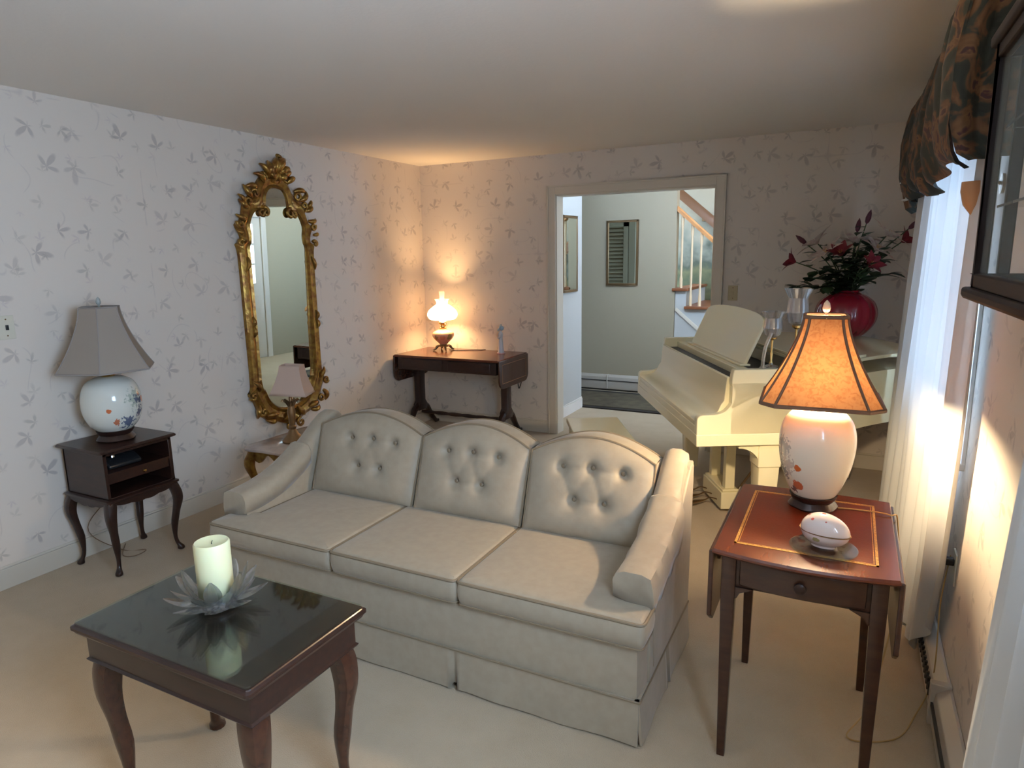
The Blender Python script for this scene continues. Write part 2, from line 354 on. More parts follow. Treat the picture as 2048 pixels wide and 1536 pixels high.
# ------------------------------------------------------------------ room shell
H = 2.44; YB = 5.40; XR = 4.08; YF = -3.2
struct(MB().box(-0.1, 4.3, YF - 0.1, 8.8, -0.1, 0).build('floor', CARPET))
struct(MB().box(-0.1, 4.3, YF - 0.1, YB + 0.12, H, H + 0.1).build('ceiling', CEIL))
struct(MB().box(-0.12, 0, YF, YB, 0, H).build('wall_left', PAPER))
DX0, DX1, DZ = 1.384, 2.717, 2.105   # doorway opening
struct(MB().box(-0.12, DX0, YB, YB + 0.12, 0, H).box(DX1, 4.2, YB, YB + 0.12, 0, H).box(DX0, DX1, YB, YB + 0.12, DZ, H).build('wall_back', PAPER))
struct(MB().box(-0.12, 4.2, YF - 0.12, YF, 0, H).build('wall_front', PAPER))
WIN = [(2.70, 3.84, 0.86, 2.06), (-0.05, 1.15, 1.10, 2.22)]  # y0,y1,z0,z1 in the right wall
def wall_with_holes(x0, x1, ya, yb, za, zb, holes):
    m = MB(); y = ya
    for (h0, h1, z0, z1) in sorted(holes):
        m.box(x0, x1, y, h0, za, zb); m.box(x0, x1, h0, h1, za, z0); m.box(x0, x1, h0, h1, z1, zb); y = h1
    m.box(x0, x1, y, yb, za, zb); return m
struct(wall_with_holes(XR, XR + 0.14, YF, YB, 0, H, WIN).build('wall_right', PAPER))
# door casing
def casing():
    m = MB(); w = 0.075; t = 0.022
    for s in (0,):
        m.box(DX0 - w, DX0, YB - t, YB, 0, DZ + w); m.box(DX1, DX1 + w, YB - t, YB, 0, DZ + w); m.box(DX0, DX1, YB - t, YB, DZ, DZ + w)
        m.box(DX0 - w, DX0 - w + 0.014, YB - t - 0.008, YB, 0, DZ + w); m.box(DX1 + w - 0.014, DX1 + w, YB - t - 0.008, YB, 0, DZ + w); m.box(DX0 - w, DX1 + w, YB - t - 0.008, YB, DZ + w - 0.014, DZ + w)
        m.box(DX0 - 0.002, DX0 + 0.012, YB - 0.01, YB + 0.13, 0, DZ); m.box(DX1 - 0.012, DX1 + 0.002, YB - 0.01, YB + 0.13, 0, DZ); m.box(DX0, DX1, YB - 0.01, YB + 0.13, DZ - 0.012, DZ + 0.002)
    return m
struct(casing().build('trim_1', TRIM, bevel=0.003))
def skirting(name, poly_boxes, m=TRIM):
    b = MB()
    for (x0, x1, y0, y1, dx, dy) in poly_boxes:
        b.box(x0, x1, y0, y1, 0, 0.105); b.box(x0 + max(dx, 0) * 0, x1 - dx, y0 - min(dy, 0), y1, 0.105, 0.118)
    return struct(b.build(name, m, bevel=0.003))
skirting('baseboard_left', [(0, 0.014, YF, YB, 0.006, 0)])
skirting('baseboard_back', [(0.014, DX0 - 0.075, YB - 0.014, YB, 0, -0.006), (DX1 + 0.075, XR, YB - 0.014, YB, 0, -0.006)])
# windows in the right wall
def window(idx, y0, y1, z0, z1):
    f = MB(); x = XR
    t = 0.05
    f.box(x + 0.05, x + 0.10, y0, y0 + t, z0, z1).box(x + 0.05, x + 0.10, y1 - t, y1, z0, z1).box(x + 0.05, x + 0.10, y0, y1, z0, z0 + t).box(x + 0.05, x + 0.10, y0, y1, z1 - t, z1)
    f.box(x + 0.05, x + 0.09, y0, y1, (z0 + z1) / 2 - 0.02, (z0 + z1) / 2 + 0.02)
    f.box(x + 0.06, x + 0.08, (y0 + y1) / 2 - 0.015, (y0 + y1) / 2 + 0.015, z0, z1)
    o = struct(f.build('window_%d' % idx, TRIMW, bevel=0.002))
    s = MB().box(x - 0.03, x + 0.145, y0 - 0.03, y1 + 0.03, z0 - 0.025, z0 + 0.001); s.build('window_sill', TRIMW, o, bevel=0.004)
    c = MB(); w = 0.04
    c.box(x - 0.012, x, y0 - w, y0, z0, z1 + w).box(x - 0.012, x, y1, y1 + w, z0, z1 + w).box(x - 0.012, x, y0, y1, z1, z1 + w)
    c.build('window_casing', TRIMW, o, bevel=0.002)
    g = MB().box(x + 0.068, x + 0.072, y0 + t, y1 - t, z0 + t, z1 - t); g.build('window_pane', sheer('pane_glass_%d' % idx, (0.9, 0.95, 1.0), 0.97, 0.0), o)
window(1, *WIN[0]); window(2, *WIN[1])

# ------------------------------------------------------------------ hall beyond the doorway
struct(MB().box(1.10, 1.20, YB + 0.12, 6.50, 0, 2.8).build('wall_hall_left', HALL_LIT))
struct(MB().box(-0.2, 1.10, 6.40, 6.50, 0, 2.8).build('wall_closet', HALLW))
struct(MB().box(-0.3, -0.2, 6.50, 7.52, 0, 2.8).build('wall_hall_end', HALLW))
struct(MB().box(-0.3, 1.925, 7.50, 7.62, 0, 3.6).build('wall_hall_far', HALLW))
struct(MB().box(-0.3, 4.3, YB + 0.12, 7.50, 2.80, 2.9).build('ceiling_hall', CEIL))
struct(MB().box(-0.3, 4.4, 7.50, 8.9, 3.9, 4.0).build('ceiling_stair', CEIL))
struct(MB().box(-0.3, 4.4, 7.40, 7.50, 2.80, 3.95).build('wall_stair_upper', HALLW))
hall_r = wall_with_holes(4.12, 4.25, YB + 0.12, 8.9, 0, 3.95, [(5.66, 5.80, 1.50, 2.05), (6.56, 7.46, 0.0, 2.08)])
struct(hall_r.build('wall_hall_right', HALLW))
skirting('baseboard_hall', [(1.20, 1.214, YB + 0.12, 6.50, 0.006, 0)], TRIMW)
# painted stair wall with a soft landscape mural
def mural():
    m, N, L, b = nt('landscape_mural'); b.inputs['Roughness'].default_value = 0.8
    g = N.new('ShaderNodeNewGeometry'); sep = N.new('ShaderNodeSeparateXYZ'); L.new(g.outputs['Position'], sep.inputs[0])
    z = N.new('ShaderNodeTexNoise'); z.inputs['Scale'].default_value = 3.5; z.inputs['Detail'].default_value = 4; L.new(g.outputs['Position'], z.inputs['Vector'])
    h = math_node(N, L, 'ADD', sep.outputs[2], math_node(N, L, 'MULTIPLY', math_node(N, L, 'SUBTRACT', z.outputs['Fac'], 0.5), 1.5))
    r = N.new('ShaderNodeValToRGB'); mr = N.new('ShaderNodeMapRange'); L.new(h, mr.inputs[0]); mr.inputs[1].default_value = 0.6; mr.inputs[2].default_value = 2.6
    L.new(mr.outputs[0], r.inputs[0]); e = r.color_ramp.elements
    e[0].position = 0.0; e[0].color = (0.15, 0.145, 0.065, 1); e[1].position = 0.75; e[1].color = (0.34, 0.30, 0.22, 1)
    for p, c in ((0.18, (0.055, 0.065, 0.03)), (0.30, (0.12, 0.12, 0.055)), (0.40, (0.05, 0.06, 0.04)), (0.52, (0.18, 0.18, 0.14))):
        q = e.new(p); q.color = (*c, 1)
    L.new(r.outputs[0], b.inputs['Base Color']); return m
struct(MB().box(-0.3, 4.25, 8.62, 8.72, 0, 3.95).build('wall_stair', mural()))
# front door with small panes
fd = MB()
fd.box(4.14, 4.18, 6.56, 7.46, 0, 1.12).box(4.14, 4.18, 6.56, 6.7, 1.12, 2.08).box(4.14, 4.18, 7.32, 7.46, 1.12, 2.08).box(4.14, 4.18, 6.7, 7.32, 1.98, 2.08)
for z in (1.40, 1.69): fd.box(4.145, 4.175, 6.7, 7.32, z - 0.015, z + 0.015)
for y in (6.9, 7.12): fd.box(4.145, 4.175, y - 0.015, y + 0.015, 1.12, 2.0)
fd.box(4.13, 4.14, 6.66, 6.98, 0.2, 0.95).box(4.13, 4.14, 7.04, 7.36, 0.2, 0.95)
door = struct(fd.build('door_1', TRIMW, bevel=0.002))
MB().box(4.158, 4.162, 6.7, 7.32, 1.12, 1.98).build('door_pane', sheer('door_glass', (0.9, 0.95, 1.0), 0.97, 0.0), door)
MB().lathe([(0.0, 0), (0.028, 0.005), (0.03, 0.03), (0.0, 0.045)], (0, 0, 0), 16).xf(Matrix.Translation((4.13, 6.62, 1.0)) @ Matrix.Rotation(-pi / 2, 4, 'Y')).build('door_handle', BRASS, door)
c = MB(); c.box(4.10, 4.12, 6.48, 6.56, 0, 2.16).box(4.10, 4.12, 7.46, 7.54, 0, 2.16).box(4.10, 4.12, 6.48, 7.54, 2.08, 2.16)
c.box(4.10, 4.12, 5.58, 5.64, 1.09, 2.11).box(4.10, 4.12, 5.90, 5.96, 1.09, 2.11).box(4.10, 4.12, 5.58, 5.96, 2.05, 2.11).box(4.10, 4.12, 5.58, 5.96, 1.09, 1.15)
struct(c.build('trim_2', TRIMW, bevel=0.002))
w3 = MB()
for z in (1.15, 1.60, 2.03): w3.box(4.15, 4.19, 5.64, 5.90, z - 0.015, z + 0.02)
w3.box(4.15, 4.19, 5.64, 5.67, 1.15, 2.05).box(4.15, 4.19, 5.87, 5.90, 1.15, 2.05)
struct(w3.build('window_3', TRIMW))
# louvered closet door
def louver():
    m = MB(); x0, x1, y = 0.40, 1.09, 6.50
    m.box(x0, x0 + 0.06, y + 0.002, y + 0.03, 0.02, 2.05).box(x1 - 0.06, x1, y + 0.002, y + 0.03, 0.02, 2.05).box(x0, x1, y + 0.002, y + 0.03, 0.02, 0.14).box(x0, x1, y + 0.002, y + 0.03, 1.95, 2.05)
    z = 0.16
    while z < 1.94:
        m.add([(x0 + 0.06, y + 0.004, z + 0.028), (x1 - 0.06, y + 0.004, z + 0.028), (x1 - 0.06, y + 0.026, z), (x0 + 0.06, y + 0.026, z),
               (x0 + 0.06, y + 0.004, z + 0.034), (x1 - 0.06, y + 0.004, z + 0.034), (x1 - 0.06, y + 0.026, z + 0.006), (x0 + 0.06, y + 0.026, z + 0.006)],
              [(0, 3, 2, 1), (4, 5, 6, 7), (0, 1, 5, 4), (1, 2, 6, 5), (2, 3, 7, 6), (3, 0, 4, 7)]); z += 0.048
    m.box(1.10, 1.185, y + 0.002, y + 0.025, 0, 2.12).box(0.28, 1.185, y + 0.002, y + 0.025, 2.06, 2.13)
    return m
struct(louver().build('door_2', mat('louver_paint', (0.50, 0.53, 0.48), 0.5)))
# staircase
st = root('staircase', 'staircase with oak handrail, thin pale balusters and red-brown nosings beyond the hall wall', 'staircase', (0, 0, 0))
sm = MB(); nm = MB()
# steps descend to the right (increasing x)
X0 = 1.815; run = 0.235; rise = 0.20
steps = []
for k in range(7):
    zt = 1.205 - k * rise; xa = X0 + k * run
    if zt <= 0.0: break
    steps.append((xa, zt)); sm.box(max(xa, 1.93), xa + run, 7.52, 8.60, 0, zt - 0.02)
sm.build('stair_body', HALL_LIT, st)
for k_, (xa, zt) in enumerate(steps):
    MB().box(max(xa - 0.01, 1.90), xa + run + 0.025, 7.47 if k_ else 7.47, 8.60, zt - 0.02, zt + 0.012).build('tread', TREAD, st, bevel=0.006)
# sloping skirt trim on the stringer
sk = MB().prism([(1.93, 0.97), (1.95, 1.0), (2.55, 0.48), (2.53, 0.45)], 7.505, 7.52, 'y'); sk.build('stringer_trim', TRIM, st)
for k, (xa, zt) in enumerate(steps[:6]):
    for x in ([1.985] if k == 0 else [xa + 0.045, xa + 0.145]):
        zr = 2.06 - (x - 1.92) * 0.90
        prof = [(0.017, 0), (0.017, 0.10), (0.011, 0.14), (0.013, 0.3), (0.011, max(0.4, zr - zt - 0.15)), (0.017, zr - zt - 0.1), (0.017, zr - zt)]
        MB().lathe(prof, (x, 7.54, zt + 0.012), 8).build('baluster', BALU, st)
def rail_sweep(x0, z0, x1, z1, y, w, h):
    return MB().loft([[(x, y - w / 2, z), (x, y - w / 2, z + h * .7), (x, y - w / 4, z + h), (x, y + w / 4, z + h), (x, y + w / 2, z + h * .7), (x, y + w / 2, z)] for x, z in ((x0, z0), (x1, z1))])
rail_sweep(1.93, 2.051, 3.4, 2.051 - 1.47 * 0.90, 7.54, 0.07, 0.06).build('handrail', OAK, st)
rail_sweep(1.3, 2.62, 3.4, 2.62 - 2.1 * 0.86, 8.5, 0.06, 0.14).build('wall_handrail', WALNUT, st)
MB().box(2.0, 2.05, 8.5, 8.62, 1.98, 2.06).build('rail_bracket', BRONZE, st)
# hall mirrors
def small_mirror(name, label, M, yaw=0):
    r = root(name, label, 'mirror'); r.matrix_world = M
    w, h = 0.37, 0.73
    f = MB()
    for a in ((-w / 2, -w / 2 + 0.022, -h / 2, h / 2), (w / 2 - 0.022, w / 2, -h / 2, h / 2), (-w / 2, w / 2, -h / 2, -h / 2 + 0.022), (-w / 2, w / 2, h / 2 - 0.022, h / 2)):
        f.box(a[0], a[1], 0.0, 0.025, a[2], a[3])
    for s in (-1, 1):
        for k in range(9): f.lathe([(0.001, 0), (0.014, 0.004), (0.014, 0.012), (0.001, 0.016)], (s * (w / 2 - 0.011), 0.0125, -h / 2 + 0.05 + k * 0.078), 8)
    f.build('frame', BRONZE, r, bevel=0.003)
    MB().box(-w / 2 + 0.015, w / 2 - 0.015, -0.002, 0.002, -h / 2 + 0.015, h / 2 - 0.015).xf(Matrix.Translation((0, 0.012, 0)) @ Matrix.Rotation(radians(yaw), 4, 'Z')).build('mirror_glass', MIRROR, r)
small_mirror('wall_mirror', 'bamboo-framed rectangular mirror on the hall wall facing the doorway, showing louvers', Matrix.Translation((1.318, 7.50, 1.612)) @ Matrix.Rotation(pi, 4, 'Z'))
small_mirror('wall_mirror', 'narrow bamboo-framed mirror on the bright daylit side wall of the hall, showing the stair rail', Matrix.Translation((1.20, 6.14, 1.607)) @ Matrix.Rotation(-pi / 2, 4, 'Z'), -2.5)
# hall baseboard heater and rug
def heater(name, label, M, length, slots):
    r = root(name, label, 'heater'); r.matrix_world = M
    b = MB().prism([(0, 0.02), (-0.055, 0.02), (-0.06, 0.10), (-0.05, 0.165), (0, 0.19)], 0, length, 'x')  # (depth,height) -> y,z
    b.build('body', HEATER, r, bevel=0.003)
    MB().box(0.01, length - 0.01, -0.0625, -0.04, 0.118, 0.128).build('outlet_slot', HEATDK, r)
    MB().box(0.01, length - 0.01, -0.045, -0.02, 0.0, 0.03).build('inlet_gap', HEATDK, r)
    for t in slots: MB().box(t, t + 0.012, -0.066, -0.0, 0.03, 0.192).build('joint_cover', HEATER, r, bevel=0.002)
    return r
heater('baseboard_heater', 'long low white baseboard heater along the far hall wall behind the rug', Matrix.Translation((-0.1, 7.50, 0)), 2.0, (0.0, 1.26, 1.98))
hr = root('baseboard_heater', 'beige metal baseboard heater on the floor under the curtained window', 'heater')
hy0, hy1 = -0.9, 2.93
b = MB().prism([(XR, 0.015), (XR - 0.05, 0.015), (XR - 0.055, 0.07), (XR - 0.045, 0.135), (XR - 0.01, 0.16), (XR, 0.16)], hy0, hy1, 'y'); b.build('body', HEATER, hr, bevel=0.003)
MB().box(XR - 0.058, XR - 0.03, hy0 + 0.02, hy1 - 0.02, 0.085, 0.10).build('outlet_slot', HEATDK, hr)
MB().box(XR - 0.045, XR - 0.02, hy0, hy1, 0, 0.02).build('inlet_gap', HEATDK, hr)
y = 2.45
while y < 2.9:
    MB().box(XR - 0.058, XR - 0.04, y, y + 0.012, 0.07, 0.115).build('fin', HEATDK, hr); y += 0.035
for y in (1.2, 2.40): MB().box(XR - 0.062, XR, y, y + 0.03, 0.015, 0.168).build('joint_cover', HEATER, hr, bevel=0.003)
rg = root('hall_rug', 'dark patterned runner rug on the hall floor before the heater', 'rug', (1.5, 6.93, 0))
MB().box(-1.5, 1.3, -0.44, 0.44, 0.001, 0.012).build('rug_border', RUGD, rg)
MB().box(-1.4, 1.2, -0.36, 0.34, 0.010, 0.016).build('rug_field', RUG, rg)

# ------------------------------------------------------------------ wall plates
def plate(name, label, M, m, cat, toggle=True):
    r = root(name, label, cat); r.matrix_world = M
    MB().box(-0.036, 0.036, 0, 0.006, -0.058, 0.058).build('cover_plate', m, r, bevel=0.002)
    if toggle:
        MB().box(-0.006, 0.006, 0.006, 0.014, -0.012, 0.012).build('toggle', BLACKPL if m is PLASTIC else m, r, bevel=0.001)
        for z in (-0.04, 0.04): MB().lathe([(0.004, 0), (0.003, 0.002)], (0, 0, 0), 8).xf(Matrix.Translation((0, 0.006, z)) @ Matrix.Rotation(-pi / 2, 4, 'X')).build('screw', BRONZE, r)
    return r
plate('light_switch', 'ivory toggle light switch on the left wall beside the grey shaded lamp', Matrix.Translation((0, 1.775, 1.295)) @ Matrix.Rotation(-pi / 2, 4, 'Z'), PLASTIC, 'switch')
plate('light_switch', 'tan light switch plate right of the doorway above the piano', Matrix.Translation((2.87, YB, 1.288)) @ Matrix.Rotation(pi, 4, 'Z'), TANPLATE, 'switch')
ol = plate('wall_outlet', 'ivory outlet with a black plug on the right wall under the window', Matrix.Translation((XR, 2.62, 0.50)) @ Matrix.Rotation(pi / 2, 4, 'Z'), PLASTIC, 'outlet', False)
pg = MB().box(-0.014, 0.014, 0.006, 0.045, -0.012, 0.012); tag(pg.xf(Matrix.Translation((XR, 2.62, 0.52)) @ Matrix.Rotation(pi / 2, 4, 'Z')).build('plug', BLACKPL, bevel=0.003), 'black plug pushed into the outlet on the right wall', 'plug')

# ------------------------------------------------------------------ curtains, valance
def curtain(name, label, ytab, yfar, ztop, xw, amp, n, flare, near_side):
    """ytab: (z, y) of the swept edge; yfar: the straight edge"""
    r = root(name, label, 'curtain', (xw, yfar, 0))
    def fn(u, v):
        z = 0.02 + (ztop - 0.02) * v; ye = interp(ytab, z) - yfar; y = ye * (1 - u) if near_side else ye * u
        f = (1 - v); z += 0.20 * max(0, 1 - u / 0.12) * f if near_side else 0
        x = 0.034 * (1 - u) * (1 if near_side else 0) + amp * sin(u * n * 2 * pi + 0.6 * sin(3 * u)) * (0.6 + 0.5 * f) + 0.008 * sin(u * 41 + v * 3) - flare * f * ((0.1 + 0.9 * u) if near_side else 0.5)
        return (min(x, 0.085), y, z)
    MB().grid(fn, 160, 30).build('sheer_panel', SHEER, r, fix=False)
    return r
cur = curtain('sheer_curtain', 'long white sheer curtain hanging to the floor behind the lit lamp', [(0.0, 2.70), (0.35, 2.55), (0.9, 2.47), (2.2, 2.42)], 4.14, 2.16, 3.992, 0.020, 9, 0.075, True)
curtain('sheer_curtain', 'white sheer curtain at the right edge, nearest the camera, on the near window', [(0.0, 1.46), (0.6, 1.44), (1.3, 1.27), (1.7, 1.22), (2.2, 1.24)], 0.98, 2.16, 3.968, 0.022, 4, 0.02, False)
def valance():
    r = root('valance', 'dark green and brown floral gathered valance above the window', 'valance', (0, 0, 0))
    y0, y1 = 2.30, 4.30
    def prof(t):  # cross-section from the rod at the wall over the front to the gathered hem: (x, z)
        P = [(0.0, 4.04, 2.37), (0.12, 3.955, 2.385), (0.3, 3.925, 2.31), (0.6, 3.895, 2.12), (0.8, 3.895, 1.95), (0.93, 3.915, 1.86), (1.0, 3.95, 1.835)]
        for i in range(len(P) - 1):
            if t <= P[i + 1][0]:
                k = (t - P[i][0]) / (P[i + 1][0] - P[i][0]); return P[i][1] + (P[i + 1][1] - P[i][1]) * k, P[i][2] + (P[i + 1][2] - P[i][2]) * k
        return P[-1][1:]
    def fn(u, v):
        x, z = prof(v); y = y0 + (y1 - y0) * u
        fold = 0.018 * sin(u * 2 * pi * 9 + sin(u * 11)) * min(1, v * 2.5) + 0.008 * sin(u * 60 + v * 4)
        hem = 0.035 * sin(u * 2 * pi * 2.0 - 0.6) * max(0, v - 0.5) * 2 + 0.06 * max(0, u - 0.7) * 3 * v
        return (x + fold, y + 0.03 * sin(u * 9) * v, z + hem)
    MB().grid(fn, 150, 20).build('gathered_cloth', VALM, r, fix=False)
    def ret(u, v):
        x, z = prof(v); return (x + (4.06 - x) * u, y1 + 0.01 - 0.02 * sin(u * 12) - 0.01, z - 0.05 * v * (1 - u))
    MB().grid(ret, 16, 16).build('side_return', VALM, r, fix=False)
    def ret2(u, v):
        x, z = prof(v); return (x + (4.065 - x) * u, y0 + 0.012 * sin(u * 14 + v * 3) - 0.02 * v * (1 - u), z + 0.01 * u * v - 0.01 * (1 - v))
    MB().grid(ret2, 24, 16).build('side_return', VALM, r, fix=False)
    def curl(u, v):
        a = -0.5 * pi + v * 1.1 * pi; rr = 0.045
        return (3.90 + rr * cos(a) + 0.01 * sin(u * 8), y1 - 0.26 + 0.26 * u, 1.90 + rr * sin(a))
    MB().grid(curl, 10, 12).build('white_lining', LINING, r, fix=False, solid=0.003)
    MB().tube([(4.0, y0 - 0.05, 2.34), (4.0, y1 - 0.02, 2.34)], 0.012, 10).build('curtain_rod', BRONZE, r)
valance()
# holdback with an amber cup
hb = root('curtain_holdback', 'small brass wall holdback with an amber glass cup beside the window', 'holdback', (XR, 2.56, 1.74))
MB().tube([(0, 0, 0.05), (-0.05, 0, 0.06), (-0.075, 0, 0.03)], 0.006, 8).build('arm', BRONZE, hb)
MB().lathe([(0.004, 0.0), (0.026, 0.03), (0.036, 0.07), (0.035, 0.10), (0.031, 0.10), (0.030, 0.07), (0.02, 0.035), (0.002, 0.01)], (-0.075, 0, -0.04), 20).build('cup', mat('amber_cup', (0.55, 0.30, 0.15), 0.3), hb)
MB().lathe([(0.03, 0), (0.03, 0.008), (0.0, 0.01)], (0, 0, 0), 16).xf(Matrix.Translation((0, 0, 0.05)) @ Matrix.Rotation(-pi / 2, 4, 'Y')).build('wall_plate', BRONZE, hb)

# ------------------------------------------------------------------ hanging curio cabinet on the right wall
cu = root('curio_cabinet', 'dark wood glass-fronted hanging curio cabinet on the right wall near the camera', 'cabinet', (0, 0, 0))
CABW = mat('cabinet_dark_wood', (0.016, 0.010, 0.010), 0.5, spec=0.25)
cx0, cx1, cy0, cy1, cz0, cz1 = 3.952, XR, 1.30, 2.02, 1.505, 2.06
fr = MB(); t = 0.03
for y in (cy0, cy1 - t):
    fr.box(cx0, cx0 + 0.028, y, y + t, cz0, cz1); fr.box(cx1 - 0.022, cx1, y, y + t, cz0, cz1)
fr.box(cx0, cx1, cy0, cy0 + t, cz0, cz0 + t).box(cx0, cx1, cy1 - t, cy1, cz0, cz0 + t).box(cx0, cx1, cy0, cy0 + t, cz1 - t, cz1).box(cx0, cx1, cy1 - t, cy1, cz1 - t, cz1)
fr.box(cx0, cx0 + 0.028, cy0, cy1, cz0, cz0 + t).box(cx0, cx0 + 0.028, cy0, cy1, cz1 - t, cz1).box(cx0, cx1, cy0, cy1, cz0 - 0.005, cz0 + 0.008).box(cx0, cx1, cy0, cy1, cz1 - 0.008, cz1 + 0.002)
fr.box(4.000, 4.026, cy1 - 0.022, cy1, cz0, cz1)
fr.build('case_frame', CABW, cu, bevel=0.004)
MB().prism([(cx1, cy0 - 0.02), (cx0 + 0.035, cy0 - 0.02), (cx0 - 0.012, cy0 + 0.08), (cx0 - 0.022, cy1 - 0.05), (cx0 - 0.015, cy1 + 0.035), (cx1, cy1 + 0.035)], cz0 - 0.03, cz0 - 0.004).build('base_moulding', CABW, cu, bevel=0.008)
MB().prism([(cx1, cy0 - 0.02), (cx0 - 0.012, cy0 - 0.02), (cx0 - 0.012, cy1 + 0.02), (cx1, cy1 + 0.02)], cz1, cz1 + 0.03).build('top_moulding', CABW, cu, bevel=0.008)
PANE = sheer('cabinet_glass', (0.8, 0.9, 0.88), 0.92, 0.0)
MB().box(cx0 + 0.02, cx1 - 0.02, cy1 - 0.016, cy1 - 0.013, cz0 + t, cz1 - t).build('side_pane', PANE, cu)
MB().box(cx0 + 0.012, cx0 + 0.015, cy0 + t, cy1 - t, cz0 + t, cz1 - t).build('front_pane', PANE, cu)
MB().box(cx1 - 0.006, cx1 - 0.002, cy0, cy1 - t, cz0, cz1).build('back_panel', DARK, cu)
for z in (1.69, 1.87): MB().box(cx0 + 0.03, cx1 - 0.008, cy0 + 0.03, cy1 - 0.035, z, z + 0.006).build('shelf', GLASS, cu)

# ------------------------------------------------------------------ sofa
sofa = root('sofa', 'cream damask three-seat skirted sofa with buttoned camelback cushions', 'sofa', (0, 0, 0))
def puffy(x0, x1, y0, y1, z0, z1, r=0.03, puff=0.012, nx=14, ny=12, nz=5, tz=None):
    """soft box: a cube grid squeezed to a rounded box with a slight crown"""
    m = MB(); cx, cy, cz = (x0 + x1) / 2, (y0 + y1) / 2, (z0 + z1) / 2; hx, hy, hz = (x1 - x0) / 2, (y1 - y0) / 2, (z1 - z0) / 2
    def P(a, b, c):
        p = Vector((a * hx, b * hy, c * hz)); q = Vector((max(-hx + r, min(hx - r, p.x)), max(-hy + r, min(hy - r, p.y)), max(-hz + r, min(hz - r, p.z))))
        d = p - q
        if d.length > 1e-9: p = q + d.normalized() * min(r, d.length)
        k = (1 - a * a) * (1 - b * b); p.z += puff * k * (1 if c > 0 else -0.3) * abs(c)
        p.y += puff * 0.8 * (1 - a * a) * (1 - c * c) * b * abs(b) ** 3
        out = (cx + p.x, cy + p.y, cz + p.z)
        return tz(out) if tz else out
    def lin(n): return [-1 + 2 * i / n for i in range(n + 1)]
    for c in (-1, 1): m.grid(lambda u, v: P(u * 2 - 1, v * 2 - 1, c), nx, ny)
    for b_ in (-1, 1): m.grid(lambda u, v: P(u * 2 - 1, b_, v * 2 - 1), nx, nz)
    for a in (-1, 1): m.grid(lambda u, v: P(a, u * 2 - 1, v * 2 - 1), ny, nz)
    return m
def weld(o): return o
SX0, SX1 = 1.205, 3.165; SF = 1.885; SB = 2.60
# body: box under the cushions, slightly rounded
weld(puffy(SX0 + 0.01, SX1 - 0.005, SF + 0.005, SB, 0.10, 0.355, 0.02, 0.004).build('seat_deck', SOFA, sofa, wd=4e-4))
# back frame leaning, with rolled top outline
def backframe():
    m = MB(); rings = []
    for i in range(41):
        u = i / 40; x = SX0 + 0.02 + (SX1 - SX0 - 0.02) * u
        top = 0.775
        rings.append([(x, 2.47, 0.10), (x, 2.53, 0.5), (x, 2.565, top - 0.012), (x, 2.58, top), (x, 2.615, top), (x, 2.63, top - 0.012), (x, 2.61, 0.4), (x, 2.60, 0.10)])
    m.loft(rings); return m
backframe().build('back_frame', SOFA, sofa, angle=50)
# skirt with pleats: front, two sides
def skirt(p0, p1, normal, gaps, seed):
    m = MB(); P0, P1, Nn = Vector(p0), Vector(p1), Vector(normal); L_ = (P1 - P0).length; n = int(L_ / 0.012)
    rnd = random.Random(seed)
    rings = []
    for i in range(n + 1):
        t = i / n; s = t * L_; off = 0.0
        for g in gaps:
            d = abs(s - g)
            if d < 0.012: off -= 0.014
            elif d < 0.05: off += 0.006 * (1 - (d - 0.012) / 0.04)
        w = 0.003 * sin(s * 9 + seed) + 0.002 * sin(s * 23)
        a = P0 + (P1 - P0) * t
        bz = 0.006 + 0.006 * abs(sin(s * 5 + seed)) + (0.015 if any(abs(s - g) < 0.012 for g in gaps) else 0)
        rings.append([tuple(a + Nn * (off * 0.25 + 0.002) + Vector((0, 0, 0.168))), tuple(a + Nn * (off * 0.7 + w * 0.5 + 0.006) + Vector((0, 0, 0.10))), tuple(a + Nn * (off + w + 0.012) + Vector((0, 0, bz))),
                      tuple(a + Nn * (off + w + 0.004) + Vector((0, 0, bz))), tuple(a + Nn * (-0.015) + Vector((0, 0, 0.168)))])
    m.loft(rings); return m
skirt((SX0, SF, 0), (SX1, SF, 0), (0, -1, 0), (0.62, 1.255), 1).build('skirt', SOFA, sofa, angle=60)
skirt((SX1, SF, 0), (SX1, SB, 0), (1, 0, 0), (0.36,), 2).build('skirt', SOFA, sofa, angle=60)
skirt((SX0, SB, 0), (SX0, SF, 0), (-1, 0, 0), (0.36,), 3).build('skirt', SOFA, sofa, angle=60)
MB().tube([(SX0 - 0.004, SB, 0.168), (SX0 - 0.006, SF - 0.005, 0.168), (SX1 + 0.006, SF - 0.005, 0.168), (SX1 + 0.004, SB, 0.168)], 0.0045, 6).build('skirt_welt', SOFAP, sofa)
